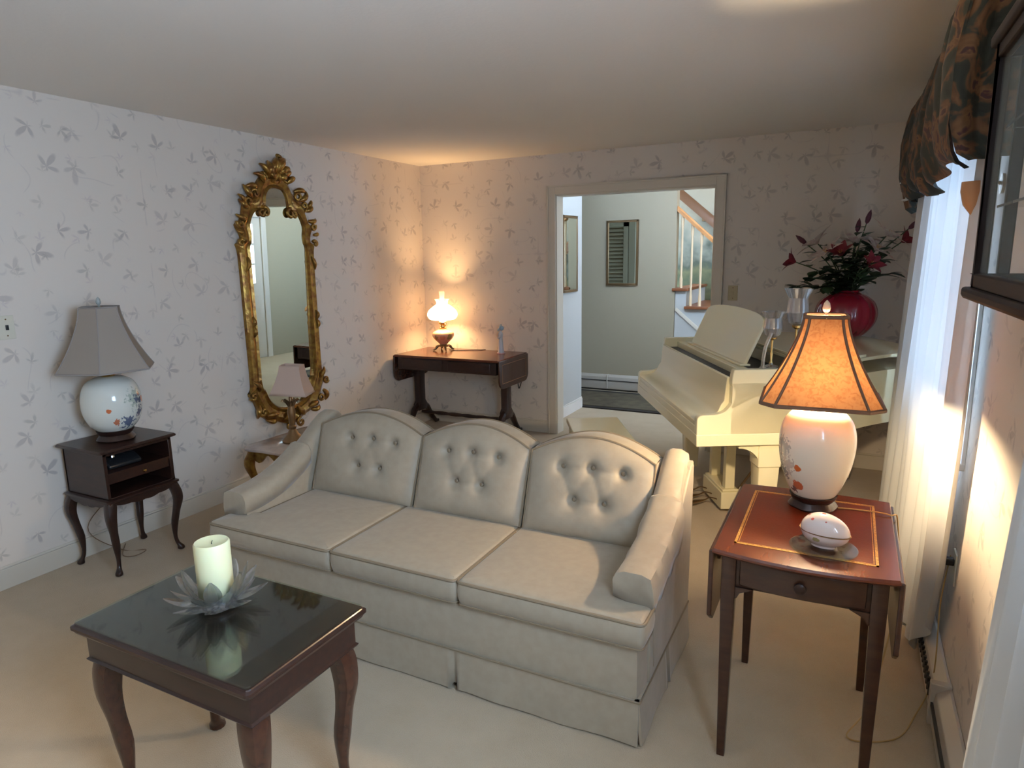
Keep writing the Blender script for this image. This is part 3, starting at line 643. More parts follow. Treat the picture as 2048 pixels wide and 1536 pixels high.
# seat cushions (outer two are T-shaped around the arms)
def t_cushion(x0, x1, tside):
    """plan polygon extruded with rounded, crowned section"""
    yb, yf, ya = 2.44, 1.868, 2.005
    r = 0.03
    if tside < 0: poly = [(x0 + 0.0, yf), (x1, yf), (x1, yb), (x0 + 0.125, yb), (x0 + 0.125, ya), (x0, ya)]
    elif tside > 0: poly = [(x0, yf), (x1, yf), (x1, ya), (x1 - 0.125, ya), (x1 - 0.125, yb), (x0, yb)]
    else: poly = [(x0, yf), (x1, yf), (x1, yb), (x0, yb)]
    pts = []; n = len(poly)
    for i in range(n):   # rounded corners and subdivided edges
        a, b_, c_ = Vector(poly[i - 1]), Vector(poly[i]), Vector(poly[(i + 1) % n])
        d1 = (a - b_).normalized(); d2 = (c_ - b_).normalized(); rr = 0.022
        A = b_ + d1 * rr; B = b_ + d2 * rr
        for k in range(4):
            t = k / 3; pts.append((A * (1 - t) ** 2 + b_ * 2 * t * (1 - t) + B * t * t))
        C2 = c_ + (b_ - c_).normalized() * rr; m_ = max(2, int((C2 - B).length / 0.05))
        for k in range(1, m_): pts.append(B + (C2 - B) * k / m_)
    cx = (x0 + x1) / 2; cy = (yb + yf) / 2
    cen = Vector((cx, cy)); rings = []
    def zoff(p): return 0.010 * max(0, 1 - ((p[0] - cx) / ((x1 - x0) / 2)) ** 2) * max(0, 1 - ((p[1] - cy) / ((yb - yf) / 2)) ** 2)
    secs = [(0.018, 0.357), (0.004, 0.363), (-0.004, 0.39), (-0.006, 0.41), (-0.003, 0.435), (0.0, 0.448), (0.008, 0.456), (0.018, 0.460)]
    for ins, z in secs:
        ring = []
        for i, p in enumerate(pts):
            t = (pts[(i + 1) % len(pts)] - pts[i - 1]).normalized(); nn = Vector((-t.y, t.x))  # inward for ccw
            q = p + nn * ins; ring.append((q.x, q.y, z))
        rings.append(ring)
    m = MB(); m.loft(rings, cap=False)
    # fill the top with scaled rings toward the centre
    last = [Vector(p) for p in rings[-1]]; fills = [rings[-1]]
    cc = Vector((cx + (0.03 if tside < 0 else -0.03 if tside > 0 else 0), 1.99 + 0.12, 0.472))
    for k in (0.8, 0.6, 0.4, 0.2, 0.03):
        fills.append([(cc.x + (p.x - cc.x) * k, cc.y + (p.y - cc.y) * k, p.z + (cc.z - p.z) * (1 - k)) for p in last])
    m.loft(fills, cap=False); m.add([fills[-1][i] for i in range(len(pts))], [tuple(range(len(pts)))])
    m.add([rings[0][i] for i in range(len(pts))], [tuple(range(len(pts) - 1, -1, -1))])
    pipe_t = [(a, b, z + 0.0015) for a, b, z in rings[5]]; pipe_b = [rings[1][i] for i in range(len(pts))]
    return m, pipe_t, pipe_b
for x0, x1, ts in ((1.20, 1.893, -1), (1.899, 2.487, 0), (2.493, 3.18, 1)):
    m, pt, pb = t_cushion(x0, x1, ts)
    o = weld(m.build('seat_cushion', SOFA, sofa, angle=60, wd=4e-4))
    MB().tube(pt, 0.006, 8, loop=True).merge(MB().tube(pb, 0.0045, 6, loop=True)).build('piping', SOFAP, o)
# back cushions, camel-backed, five buttons each
def back_cushion(xa, xb, bx):
    nx, nz = 44, 40; hw = (xb - xa) / 2; cx = (xa + xb) / 2
    z0 = 0.46
    def top(s): return 0.775 + 0.075 * (cos(s * pi / 2 * 1.02) ** 0.9 if abs(s) < 0.98 else 0)
    btn = [(bx[0] + dx, zb) for dx, zb in ((-0.13, 0.728), (0, 0.735), (0.13, 0.728), (-0.065, 0.605), (0.065, 0.605))]
    lean = lambda z: 2.385 + (z - z0) * 0.36
    th = 0.10
    def front(u, v):
        s = 2 * u - 1; zt = top(s); z = z0 + (zt - z0) * v
        edge = (1 - abs(s) ** 6) * (1 - (2 * v - 1) ** 8)
        x = cx + s * hw * (1 - 0.015 * (1 - v))
        bulge = 0.035 * (max(0, 1 - s * s) ** 0.5) * (max(0, 1 - (2 * v - 1) ** 4)) + 0.012 * edge
        d = 0
        for (qx, qz) in btn:
            r2 = ((x - qx) ** 2 + (z - qz) ** 2); d += 0.030 * math.exp(-r2 / 0.0005) + 0.014 * math.exp(-r2 / 0.004)
        # creases between buttons
        for i, j in ((0, 1), (1, 2), (0, 3), (1, 3), (1, 4), (2, 4), (3, 4)):
            a, b_ = Vector(btn[i]), Vector(btn[j]); p = Vector((x, z)); t = max(0, min(1, (p - a).dot(b_ - a) / (b_ - a).length_squared)); dd = (p - (a + (b_ - a) * t)).length
            d += 0.004 * math.exp(-(dd / 0.008) ** 2)
        return (x, lean(z) - bulge + d, z)
    def rear(u, v):
        s = 2 * u - 1; zt = top(s); z = z0 + (zt - z0) * v
        return (cx + s * hw, lean(z) + th, z)
    m = MB(); m.grid(front, nx, nz); m.grid(rear, nx, 8)
    P = [front(i / nx, 1) for i in range(nx + 1)]; Q = [rear(i / nx, 1) for i in range(nx + 1)]
    mid = [tuple((Vector(a) + Vector(b_)) / 2 + Vector((0, 0, 0.006))) for a, b_ in zip(P, Q)]
    m.loft([P, mid, Q], cap=False, closed=False)
    for s in (0, 1):
        A = [front(s, j / nz) for j in range(nz + 1)]; B = [rear(s, j / nz) for j in range(nz + 1)]
        m.loft([A, B], cap=False, closed=False)
    o = weld(m.build('back_cushion', SOFA, sofa, angle=50, wd=4e-4))
    pipe = [front(0, j / 20) for j in range(21)] + P[1:-1] + [front(1, 1 - j / 20) for j in range(21)]
    MB().tube(pipe, 0.005, 6).build('piping', SOFAP, o)
    pipe = [rear(0, j / 8) for j in range(9)] + Q[1:-1] + [rear(1, 1 - j / 8) for j in range(9)]
    MB().tube(pipe, 0.005, 6).build('piping', SOFAP, o)
    for (qx, qz) in btn:
        MB().lathe([(0.0, -0.004), (0.009, -0.001), (0.010, 0.002), (0.006, 0.006), (0.0, 0.007)], (0, 0, 0), 12).xf(Matrix.Translation((qx, lean(qz) - 0.006 - 0.0, qz)) @ Matrix.Rotation(pi / 2, 4, 'X')).build('button', SOFAP, o)
back_cushion(1.325, 1.935, (1.66,)); back_cushion(1.945, 2.495, (2.222,)); back_cushion(2.505, 3.045, (2.79,))
# arms: sloping top sweeping up to the back
def arm(xi, xo):
    s = 1 if xo > xi else -1
    tab = [(1.985, 0.555), (2.10, 0.565), (2.22, 0.590), (2.34, 0.640), (2.44, 0.705), (2.53, 0.775), (2.60, 0.815), (2.655, 0.80)]
    pr = catmull([(0, y, z) for y, z in tab], 5); rings = []
    for (_, y, z) in pr:
        zl = 0.36 if y > 2.02 else 0.43
        zl = 0.445 if y < 2.03 else 0.20
        w = 0.004 * sin(y * 37)
        xo_ = xo; xo = xo_ - s * 0.022 * max(0, (y - 2.3) / 0.3)
        rings.append([(xi, y, zl), (xi - s * 0.004, y, z - 0.05 + w), (xi + s * 0.006, y, z - 0.012), (xi + s * 0.03, y, z + 0.002), (xo - s * 0.03, y, z + 0.002), (xo - s * 0.004, y, z - 0.012), (xo + s * 0.006 + w, y, z - 0.06), (xo, y, zl)]); xo = xo_
    m = MB().loft(rings); return m
for xi, xo in ((1.312, 1.19), (3.052, 3.170)):
    a = arm(xi, xo).build('arm', SOFA, sofa, angle=50)
    s = 1 if xo > xi else -1
    # loose arm cap hanging on the outside and front
    tab = [(1.975, 0.56), (2.10, 0.571), (2.22, 0.597), (2.34, 0.648), (2.40, 0.685)]
    pr = catmull([(0, y, z) for y, z in tab], 6); rings = []
    for i, (_, y, z) in enumerate(pr):
        u = i / (len(pr) - 1); w = 0.004 * sin(y * 43); lo = 0.42 + 0.10 * u + 0.012 * sin(y * 50)
        if y < 1.99: lo = 0.44
        zi = max(0.475, z - 0.09)
        rings.append([(xi - s * 0.006, y, zi), (xi - s * 0.008 + w, y, z - 0.03), (xi + s * 0.004, y, z - 0.004), (xi + s * 0.03, y, z + 0.006), (xo - s * 0.03, y, z + 0.006), (xo, y, z - 0.005),
                      (xo + s * 0.010 + w, y, z - 0.05), (xo + s * (0.012) - w, y, (z + lo) / 2 - 0.02), (xo + s * 0.008, y, lo)])
    m = MB().loft(rings, cap=False, closed=False)
    m.add([r for r in rings[0]], [tuple(range(len(rings[0])))])
    m.build('arm_cover', SOFA, a, angle=55, solid=0.004)
# outer side panels under the arms
for x in (SX0, SX1):
    MB().prism([(2.0, 0.15), (2.0, 0.47), (2.2, 0.50), (2.36, 0.58), (2.50, 0.70), (2.58, 0.765), (2.628, 0.76), (2.63, 0.70), (2.612, 0.40), (2.602, 0.15)], x - (0.035 if x > 2 else -0.035), x + (0.003 if x > 2 else -0.003), 'x').build('side_panel', SOFA, sofa, bevel=0.006)

# ------------------------------------------------------------------ cabriole leg
def cabriole(x, y, dx, dy, ztop, k=1.0, knee=0.05, ankle=0.019, foot=0.030, bow=0.035, kick=0.03):
    """leg under a corner; (dx,dy) is the outward diagonal"""
    l = sqrt(dx * dx + dy * dy); dx /= l; dy /= l
    #   t from top(0) to floor(1): outward offset, half size
    T = [(0.0, 0.0, knee), (0.07, 0.010, knee * 1.02), (0.16, bow * 0.7, knee * 0.98), (0.27, bow * 0.75, knee * 0.88), (0.42, bow * 0.3, knee * 0.70), (0.60, -bow * 0.2, (knee * 0.45 + ankle * 0.55)), (0.78, -bow * 0.35, ankle * 1.02), (0.88, -bow * 0.15, ankle),
         (0.925, kick * 0.4, ankle * 1.25), (0.955, kick * 0.95, foot), (0.985, kick, foot * 1.02), (1.0, kick, foot * 0.8)]
    P = catmull([(t, o, h) for t, o, h in T], 3); rings = []
    for t, o, h in P:
        cx, cy = x + dx * o, y + dy * o; z = ztop * (1 - t) + (0.002 if t > 0.99 else 0)
        sq = max(0, 1 - t * 1.3)   # squarish above, round below
        ring = []
        for a in range(12):
            th = 2 * pi * a / 12 + pi / 12
            c, s_ = cos(th), sin(th); q = (abs(c) ** 4 + abs(s_) ** 4) ** (-0.25)
            rr = h * (sq * q * 0.9 + (1 - sq)); ring.append((cx + rr * c, cy + rr * s_, z))
        rings.append(ring)
    return MB().loft(rings)

# ------------------------------------------------------------------ coffee table
cx0, cx1, cy0, cy1, ct = 1.772, 2.482, 0.955, 1.400, 0.600
ctab = root('coffee_table', 'dark mahogany cabriole-leg table with a glass-covered top in the foreground', 'table', ((cx0 + cx1) / 2, (cy0 + cy1) / 2, 0))
hw, hd = (cx1 - cx0) / 2, (cy1 - cy0) / 2
def slab(w, d, zs, r=0.012):
    """moulded edge: zs = [(inset, z)...]"""
    return MB().loft([[(a, b_, z) for a, b_ in rrect(2 * (w - i), 2 * (d - i), max(0.002, r), 3)] for i, z in zs])
slab(hw, hd, [(0.02, ct - 0.036), (0.008, ct - 0.034), (0.004, ct - 0.026), (0.0, ct - 0.022), (0.0, ct - 0.014), (0.006, ct - 0.010), (0.008, ct - 0.007), (0.012, ct - 0.006)]).build('tabletop', DARK, ctab, angle=12)
slab(hw - 0.01, hd - 0.01, [(0.001, ct - 0.0058), (0.0, ct - 0.005), (0.0, ct - 0.001), (0.001, ct)], 0.008).build('glass_top', TABLEGLASS, ctab, angle=12)
ap = slab(hw - 0.028, hd - 0.028, [(0.0, ct - 0.128), (-0.004, ct - 0.124), (-0.006, ct - 0.120), (0.0, ct - 0.115), (0.0, ct - 0.034)], 0.004); ap.build('apron', DARK, ctab)
for sx in (-1, 1):
    for sy in (-1, 1):
        cabriole(sx * (hw - 0.066), sy * (hd - 0.066), sx, sy, ct - 0.122, knee=0.037, ankle=0.016, foot=0.026, bow=0.022, kick=0.024).build('leg', DARK2, ctab)
# lotus candle holder and candle
lotus = root('candle_holder', 'cut crystal lotus-shaped candle holder on the glass-topped table', 'candle holder', (2.085, 1.205, ct + 0.001))
MB().lathe([(0.045, 0), (0.055, 0.004), (0.056, 0.012), (0.044, 0.020), (0.046, 0.032), (0.04, 0.036), (0.0, 0.036)], (0, 0, 0), 24).build('cup', CRYSTAL, lotus)
def petal(L_, w, th, elev, az, r0, z0):
    m = MB(); rings = []
    for i in range(7):
        t = i / 6; ww = w * (sin(pi * (0.12 + 0.86 * t)) ** 0.8) + 0.001; hh = th * (1 - 0.6 * t) * (sin(pi * (0.1 + 0.88 * t)) ** 0.5)
        e = elev + 0.25 * t
        px = r0 + L_ * t * cos(elev + 0.12 * t); pz = z0 + L_ * t * sin(elev + 0.2 * t)
        rings.append([(px, ww, pz), (px - hh * sin(e) * .6, ww * .45, pz + hh * cos(e)), (px - hh * sin(e) * .6, -ww * .45, pz + hh * cos(e)), (px, -ww, pz), (px + hh * sin(e) * .8, 0, pz - hh * cos(e))])
    m.loft(rings); return m.xf(Matrix.Rotation(az, 4, 'Z'))
for n_, el, L_, r0, z0, off in ((8, 0.14, 0.105, 0.04, 0.012, 0.0), (8, 0.55, 0.10, 0.042, 0.020, 0.39), (7, 0.98, 0.095, 0.050, 0.028, 0.1)):
    for k in range(n_): petal(L_, 0.024, 0.010, el, off + 2 * pi * k / n_, r0, z0).build('petal', CRYSTAL, lotus, angle=8)
cnd = root('pillar_candle', 'thick ivory pillar candle standing in the crystal lotus holder', 'candle', (2.085, 1.205, ct + 0.039))
MB().lathe([(0.046, 0), (0.049, 0.003), (0.0495, 0.158), (0.046, 0.163), (0.030, 0.158), (0.0, 0.154)], (0, 0, 0), 32).build('wax', WAX, cnd, angle=60)
MB().tube([(0, 0, 0.152), (0.001, 0, 0.160), (0.004, 0.001, 0.166)], 0.0012, 6).build('wick', BLACKPL, cnd)

# ------------------------------------------------------------------ nightstand by the left wall
ns = root('side_stand', 'small dark open-shelf stand with cabriole legs against the left wall', 'side table', (0.235, 2.10, 0))
nt_z = 0.675; nw, nd = 0.170, 0.187   # case half sizes x,y
slab(nw + 0.022, nd + 0.026, [(0.012, nt_z - 0.020), (0.0, nt_z - 0.014), (0.0, nt_z - 0.006), (0.006, nt_z)], 0.01).build('top', DARK, ns)
c = MB(); z0, z1 = 0.405, nt_z - 0.018
c.box(-nw, nw, -nd, -nd + 0.016, z0, z1).box(-nw, nw, nd - 0.016, nd, z0, z1).box(-nw, -nw + 0.012, -nd, nd, z0, z1).box(-nw, nw, -nd, nd, z0, z0 + 0.016).box(-nw, nw, -nd, nd, z1 - 0.016, z1)
c.build('case', DARK, ns, bevel=0.002)
MB().box(-nw + 0.012, nw - 0.004, -nd + 0.016, nd - 0.016, 0.535, 0.548).build('shelf', DARK, ns)
pt = MB().box(-nw + 0.05, nw - 0.01, -nd + 0.016, nd - 0.016, 0.49, 0.535); dro = pt.build('drawer', DARK, ns, bevel=0.002)
MB().lathe([(0.003, 0), (0.004, 0.008), (0.009, 0.014), (0.006, 0.02), (0, 0.021)], (0, 0, 0), 12).xf(Matrix.Translation((nw - 0.01, 0.02, 0.515)) @ Matrix.Rotation(pi / 2, 4, 'Y')).build('knob', BRASS, dro)
# scalloped aprons
def scallop(L_, zt, depth, th):
    pts = [(-L_, zt), (L_, zt)]
    for k in range(25):
        t = 1 - 2 * k / 24; pts.append((t * L_, zt - depth * (0.62 + 0.30 * cos(t * pi * 1.0) * 0.6 + 0.10 * abs(sin(t * pi * 2.5)))))
    return pts
sc_ = MB()
for s in (-1, 1):
    m = MB().prism(scallop(nd + 0.005, 0.405, 0.052, 0), -0.008, 0.008, 'x'); m.xf(Matrix.Translation((s * (nw + 0.004), 0, 0))); sc_.merge(m)
    m = MB().prism(scallop(nw + 0.005, 0.405, 0.052, 0), -0.008, 0.008, 'y'); m.xf(Matrix.Translation((0, s * (nd + 0.004), 0))); sc_.merge(m)
sc_.build('apron', DARK, ns, bevel=0.002)
slab(nw + 0.018, nd + 0.018, [(0.008, 0.396), (0.0, 0.400), (0.0, 0.410), (0.012, 0.416)], 0.012).build('waist_moulding', DARK, ns)
for sx in (-1, 1):
    for sy in (-1, 1):
        cabriole(sx * (nw - 0.014), sy * (nd - 0.014), sx, sy, 0.398, knee=0.028, ankle=0.011, foot=0.018, bow=0.03, kick=0.012).build('leg', DARK, ns)
tel = root('shelf_radio', 'glossy dark clock radio inside the open shelf of the small stand', 'radio', (0.28, 2.06, 0.549))
MB().prism([(-0.06, 0), (0.07, 0), (0.075, 0.02), (0.03, 0.05), (-0.05, 0.055)], -0.09, 0.09, 'y').build('body', BLACKPL, tel, bevel=0.008)
MB().lathe([(0.001, 0.0), (0.018, 0.002), (0.016, 0.012), (0.0, 0.014)], (0.02, -0.04, 0.052), 14).build('dial', mat('chrome_dial', (0.6, 0.65, 0.7), 0.15, 1.0), tel)
MB().tube([(0.0, 0.02, 0.055), (0.0, 0.05, 0.065), (0.0, 0.08, 0.055)], 0.008, 8).build('handset', BLACKPL, tel)

# ------------------------------------------------------------------ ginger jar lamps
def jar_profile(h, r, round_=False):
    P = [(0.55, 0.0), (0.63, 0.02), (0.82, 0.13), (0.96, 0.31), (1.0, 0.50), (0.96, 0.69), (0.81, 0.87), (0.55, 0.965), (0.36, 0.995), (0.28, 1.0)] if round_ else [(0.55, 0.0), (0.62, 0.03), (0.78, 0.17), (0.93, 0.36), (1.0, 0.56), (0.985, 0.72), (0.88, 0.86), (0.66, 0.955), (0.40, 0.995), (0.30, 1.0)]
    return [(a * r, b_ * h) for a, b_, _ in catmull([(x, y, 0) for x, y in P], 5)]
def bell_shade(n, rb, rt, h, z0, rot=0, power=1.7, flat=0.0):
    """panelled bell shade; returns cloth mesh, rib curves"""
    rows = 14; rings = []
    if n == 4: ang = [rot + radians(90 * k + d) for k in range(4) for d in (-37, 37)]
    else: ang = [rot + 2 * pi * k / n for k in range(n)]
    n = len(ang); ang.append(ang[0] + 2 * pi); ribs = [[] for _ in range(n)]
    for i in range(rows + 1):
        t = i / rows; r = rt + (rb - rt) * ((1 - t) ** power); z = z0 + h * t
        ring = []
        for k in range(n):
            a0 = ang[k]; a1 = ang[k + 1]
            p0 = Vector((r * cos(a0), r * sin(a0))); p1 = Vector((r * cos(a1), r * sin(a1))); ribs[k].append((p0.x, p0.y, z))
            for j in range(4):
                q = p0 + (p1 - p0) * (j / 4); q *= 1 - flat * sin(pi * j / 4); ring.append((q.x, q.y, z))
        rings.append(ring)
    return MB().loft(rings, cap=False), ribs, rings[0], rings[-1]
def jar_lamp(label, loc, jm, jar_h, jar_r, base_h, shade, shade_mat_, braid, braid_r, finial_m, cordpts, rim_m=None):
    n, rb, rt, sh, z0, rot, pw = shade
    L_ = root('table_lamp', label, 'lamp', loc)
    r = jar_r * 0.62
    MB().lathe([(r * 0.98, 0), (r * 1.05, 0.006), (r * 0.98, base_h * 0.3), (r * 0.86, base_h * 0.55), (r * 0.98, base_h * 0.8), (r * 1.02, base_h), (r * 0.8, base_h)], (0, 0, 0), 32,
               wob=lambda a, z: 1 + (0.035 * sin(a * 6) if z < base_h * 0.8 else 0)).build('wooden_base', DARK, L_)
    MB().lathe(jar_profile(jar_h, jar_r, 'grey' in label), (0, 0, base_h), 48).build('jar', jm, L_, angle=80)
    zt = base_h + jar_h
    MB().lathe([(0.03, -0.004), (0.032, 0.004), (0.014, 0.010), (0.010, 0.03), (0.016, 0.04), (0.016, 0.075), (0.010, 0.08)], (0, 0, zt), 16).build('socket', BRASS, L_)
    h = MB()
    for s in (-1, 1):
        h.tube(catmull([(0.012 * s, 0, zt + 0.02), (0.05 * s, 0, zt + 0.08), (0.055 * s, 0, zt + 0.15), (0.01 * s, 0, z0 + sh - 0.005)], 5), 0.0018, 6)
    for k in range(3):
        a = rot + 2 * pi * k / 3; h.tube([(0, 0, z0 + sh - 0.004), (rt * 0.96 * cos(a), rt * 0.96 * sin(a), z0 + sh - 0.002)], 0.0018, 6)
    h.build('harp', BRASS, L_)
    cl, ribs, rb_, rt_ = bell_shade(n, rb, rt, sh, z0, rot, pw)
    so = cl.build('lamp_shade', shade_mat_, L_, angle=30, fix=False)
    tr = MB()
    for q in ribs: tr.tube(q, braid_r, 6)
    tr.tube(rb_, braid_r * 1.5, 6, loop=True).tube(rt_, braid_r * 1.4, 6, loop=True)
    tr.build('shade_trim', braid, so)
    MB().lathe([(0.003, 0), (0.006, 0.003), (0.004, 0.010), (0.010, 0.016), (0.0125, 0.026), (0.009, 0.042), (0.001, 0.052)], (0, 0, z0 + sh), 14).build('finial', finial_m, L_)
    if cordpts: MB().tube(catmull(cordpts, 8), 0.0025, 6).build('cord', CORD if 'grey' in label else CORDG, L_)
    return L_
JAR1 = blotch('painted_porcelain', (0.66, 0.68, 0.62), [((0.125, 0.045, 0.22), 0.05, (0.40, 0.46, 0.40), 0.16, 60), ((0.118, 0.068, 0.21), 0.034, (0.10, 0.13, 0.19), 0.16, 60), ((0.122, 0.065, 0.14), 0.026, (0.10, 0.13, 0.20), 0.13, 60), ((0.124, 0.0, 0.105), 0.036, (0.12, 0.15, 0.23), 0.14, 70),
                                                ((0.107, -0.086, 0.178), 0.013, (0.55, 0.14, 0.05), 0.014, 60), ((0.112, -0.053, 0.112), 0.017, (0.50, 0.17, 0.09), 0.04, 80), ((0.10, 0.10, 0.21), 0.02, (0.6, 0.28, 0.18), 0.02, 60)], 0.12, 0.3)
jar_lamp('unlit table lamp with grey bell shade and painted porcelain jar on the small dark stand', (0.24, 2.095, nt_z + 0.001), JAR1, 0.285, 0.142, 0.055,
         (6, 0.238, 0.098, 0.320, 0.380, radians(20), 1.55), SHADE_GREY, mat('grey_braid', (0.30, 0.27, 0.25), 0.8), 0.003, mat('jade_finial', (0.35, 0.38, 0.36), 0.2), 
         [(-0.09, 0.02, 0.01), (-0.16, 0.06, 0.02), (-0.215, 0.10, -0.1), (-0.22, 0.14, -0.30), (-0.20, -0.10, -0.50), (-0.12, 0.02, -0.665), (0.0, 0.08, -0.668), (0.02, 0.0, -0.668), (-0.05, -0.02, -0.668), (-0.18, 0.08, -0.667)])
JAR2 = blotch('painted_porcelain_warm', (0.78, 0.72, 0.58), [((-0.10, -0.06, 0.22), 0.035, (0.42, 0.40, 0.34), 0.12, 90), ((-0.085, -0.075, 0.16), 0.028, (0.52, 0.44, 0.36), 0.12, 85), ((-0.105, -0.045, 0.13), 0.03, (0.30, 0.28, 0.27), 0.10, 80), ((-0.051, -0.102, 0.158), 0.013, (0.55, 0.13, 0.03), 0.014, 60), ((-0.050, -0.080, 0.092), 0.020, (0.50, 0.14, 0.06), 0.035, 90),
                                                ((-0.060, -0.062, 0.070), 0.014, (0.20, 0.11, 0.09), 0.035, 80), ((0.10, -0.09, 0.16), 0.004, (0.5, 0.2, 0.2), 0.002, 60)], 0.12, 0.3)
jar_lamp('lit table lamp with amber bell shade and white porcelain jar on the leather-topped table', (3.618, 2.42, 0.726), JAR2, 0.305, 0.121, 0.045,
         (4, 0.226, 0.080, 0.278, 0.382, radians(-87), 1.45), SHADE_FIBRE, BRAID, 0.0045, mat('ivory_finial', (0.75, 0.62, 0.42), 0.3),
         [(0.08, 0.0, 0.004), (0.15, 0.01, 0.004), (0.235, 0.0, 0.004), (0.262, 0.02, -0.03), (0.275, -0.02, -0.3), (0.22, -0.12, -0.62), (0.16, -0.2, -0.715), (0.30, -0.14, -0.718), (0.37, 0.02, -0.715), (0.42, 0.10, -0.60), (0.425, 0.16, -0.35), (0.45, 0.24, -0.2)])

# ------------------------------------------------------------------ drop-leaf end table (right foreground)
et = root('drop_leaf_table', 'red mahogany drop-leaf table with a gold-tooled leather top in the right foreground', 'table', (3.615, 2.24, 0))
ez = 0.725; ehx = 0.247; y0, y1 = -0.315, 0.325   # local
def bowed(hx, ya, yb, bow, n=14):
    pts = [(hx, ya + 0.0), (hx, yb)]
    pts = [( -hx + 2 * hx * k / n, ya - bow * (1 - (2 * k / n - 1) ** 2)) for k in range(n + 1)] + [(hx - 2 * hx * k / n, yb + bow * 0.4 * (1 - (2 * k / n - 1) ** 2)) for k in range(n + 1)]
    return pts
def offs(pts, cx, cy, s): return [(cx + (a - cx) * s, cy + (b_ - cy) * s) for a, b_ in pts]
bp = bowed(ehx, y0, y1, 0.032)
MB().loft([[(a, b_, z) for a, b_ in offs(bp, 0, 0, s)] for s, z in ((0.96, ez - 0.022), (0.985, ez - 0.018), (1.0, ez - 0.012), (1.0, ez - 0.006), (0.985, ez)) ]).build('tabletop', RED, et)
lx, ly0, ly1 = 0.195, -0.245, 0.262
MB().box(-lx, lx, ly0, ly1, ez - 0.001, ez + 0.0006).build('leather_inset', LEATHER, et)
gl = MB()
for i, w in ((0.0, 0.0075), (0.011, 0.002)):
    X_, Y0_, Y1_ = lx - i, ly0 + i, ly1 - i
    gl.box(-X_, X_, Y0_, Y0_ + w, ez, ez + 0.001).box(-X_, X_, Y1_ - w, Y1_, ez, ez + 0.001).box(-X_, -X_ + w, Y0_, Y1_, ez, ez + 0.001).box(X_ - w, X_, Y0_, Y1_, ez, ez + 0.001)
gl.build('gold_border', GOLDLINE, et)
# apron with bowed drawer front
MB().box(-ehx + 0.03, ehx - 0.03, y0 + 0.05, y1 - 0.02, ez - 0.135, ez - 0.02).build('frame', DARK2, et, bevel=0.003)
df = MB().loft([[(a, b_, z) for a, b_ in [(-0.17, -0.26)] + [(-0.17 + 0.34 * k / 10, y0 + 0.035 - 0.022 * (1 - (2 * k / 10 - 1) ** 2)) for k in range(11)] + [(0.17, -0.26)]] for z in (ez - 0.118, ez - 0.036)])
dr = df.build('drawer', DARK2, et, bevel=0.003)
MB().lathe([(0.006, 0), (0.006, 0.008), (0.017, 0.012), (0.016, 0.018), (0.008, 0.022), (0, 0.022)], (0, 0, 0), 20).xf(Matrix.Translation((0.0, y0 + 0.015, ez - 0.077)) @ Matrix.Rotation(pi / 2, 4, 'X')).build('knob', DARK, dr)
for sx in (-1, 1):
    for sy, yy in ((-1, y0 + 0.055), (1, y1 - 0.035)):
        cxl = sx * (ehx - 0.045)
        rings = []
        for z, h in ((ez - 0.02, 0.021), (ez - 0.15, 0.021), (ez - 0.17, 0.0205), (0.02, 0.0125), (0.0, 0.012)):
            sh = 0.006 * (1 - z / ez)
            rings.append([(cxl + a - sx * (0.0), yy + b_, z) for a, b_ in rrect(2 * h, 2 * h, 0.003, 2)])
        MB().loft(rings).build('leg', DARK2, et)
        # corner bracket
    s = sx
    MB().prism([(s * 0.186, ez - 0.13), (s * 0.13, ez - 0.13), (s * 0.155, ez - 0.142), (s * 0.168, ez - 0.148), (s * 0.176, ez - 0.165), (s * 0.186, ez - 0.17)], y0 + 0.04, y0 + 0.055, 'y').build('corner_bracket', DARK2, et)
    # hanging leaf
    lf = MB().prism([(y0 + 0.01, ez - 0.01), (y1 - 0.01, ez - 0.01), (y1 - 0.01, ez - 0.225), (y1 - 0.05, ez - 0.255), (y0 + 0.05, ez - 0.255), (y0 + 0.01, ez - 0.225)], 0, 0.014, 'x')
    lf.xf(Matrix.Translation((s * (ehx + 0.004) - 0.007, 0, 0))); lf.build('drop_leaf', DARK2, et, bevel=0.004)
    MB().box(min(s * (ehx - 0.022), s * (ehx - 0.012)), max(s * (ehx - 0.022), s * (ehx - 0.012)), -0.12, 0.12, ez - 0.12, ez - 0.03).build('leaf_support', DARK2, et)
co = root('glass_coaster', 'round clear glass coaster under the porcelain egg on the leather-topped table', 'coaster', (3.665, 2.065, ez + 0.0015))
tag(co, 'round clear glass coaster under the porcelain egg on the leather-topped table', 'coaster')
MB().lathe([(0.090, 0), (0.094, 0.0015), (0.094, 0.0035), (0.090, 0.005), (0, 0.005)], (0, 0, 0), 48).build('disc', TABLEGLASS, co)
eg = root('porcelain_egg', 'flower-painted white porcelain egg box on the round glass coaster', 'egg box', (3.662, 2.068, ez + 0.0075), radians(-22))
EGG = blotch('egg_porcelain', (0.72, 0.62, 0.58), [((-0.02, -0.03, 0.085), 0.005, (0.5, 0.1, 0.08), 0.012, 90), ((0.02, -0.03, 0.088), 0.004, (0.5, 0.1, 0.08), 0.012, 95), ((0.045, -0.02, 0.075), 0.004, (0.45, 0.15, 0.08), 0.012, 90), ((0.0, -0.045, 0.03), 0.010, (0.35, 0.32, 0.15), 0.02, 80), ((-0.04, -0.01, 0.09), 0.006, (0.4, 0.12, 0.1), 0.01, 90), ((0.0, 0.0, 0.098), 0.007, (0.45, 0.12, 0.1), 0.012, 90)], 0.12, 0.4)
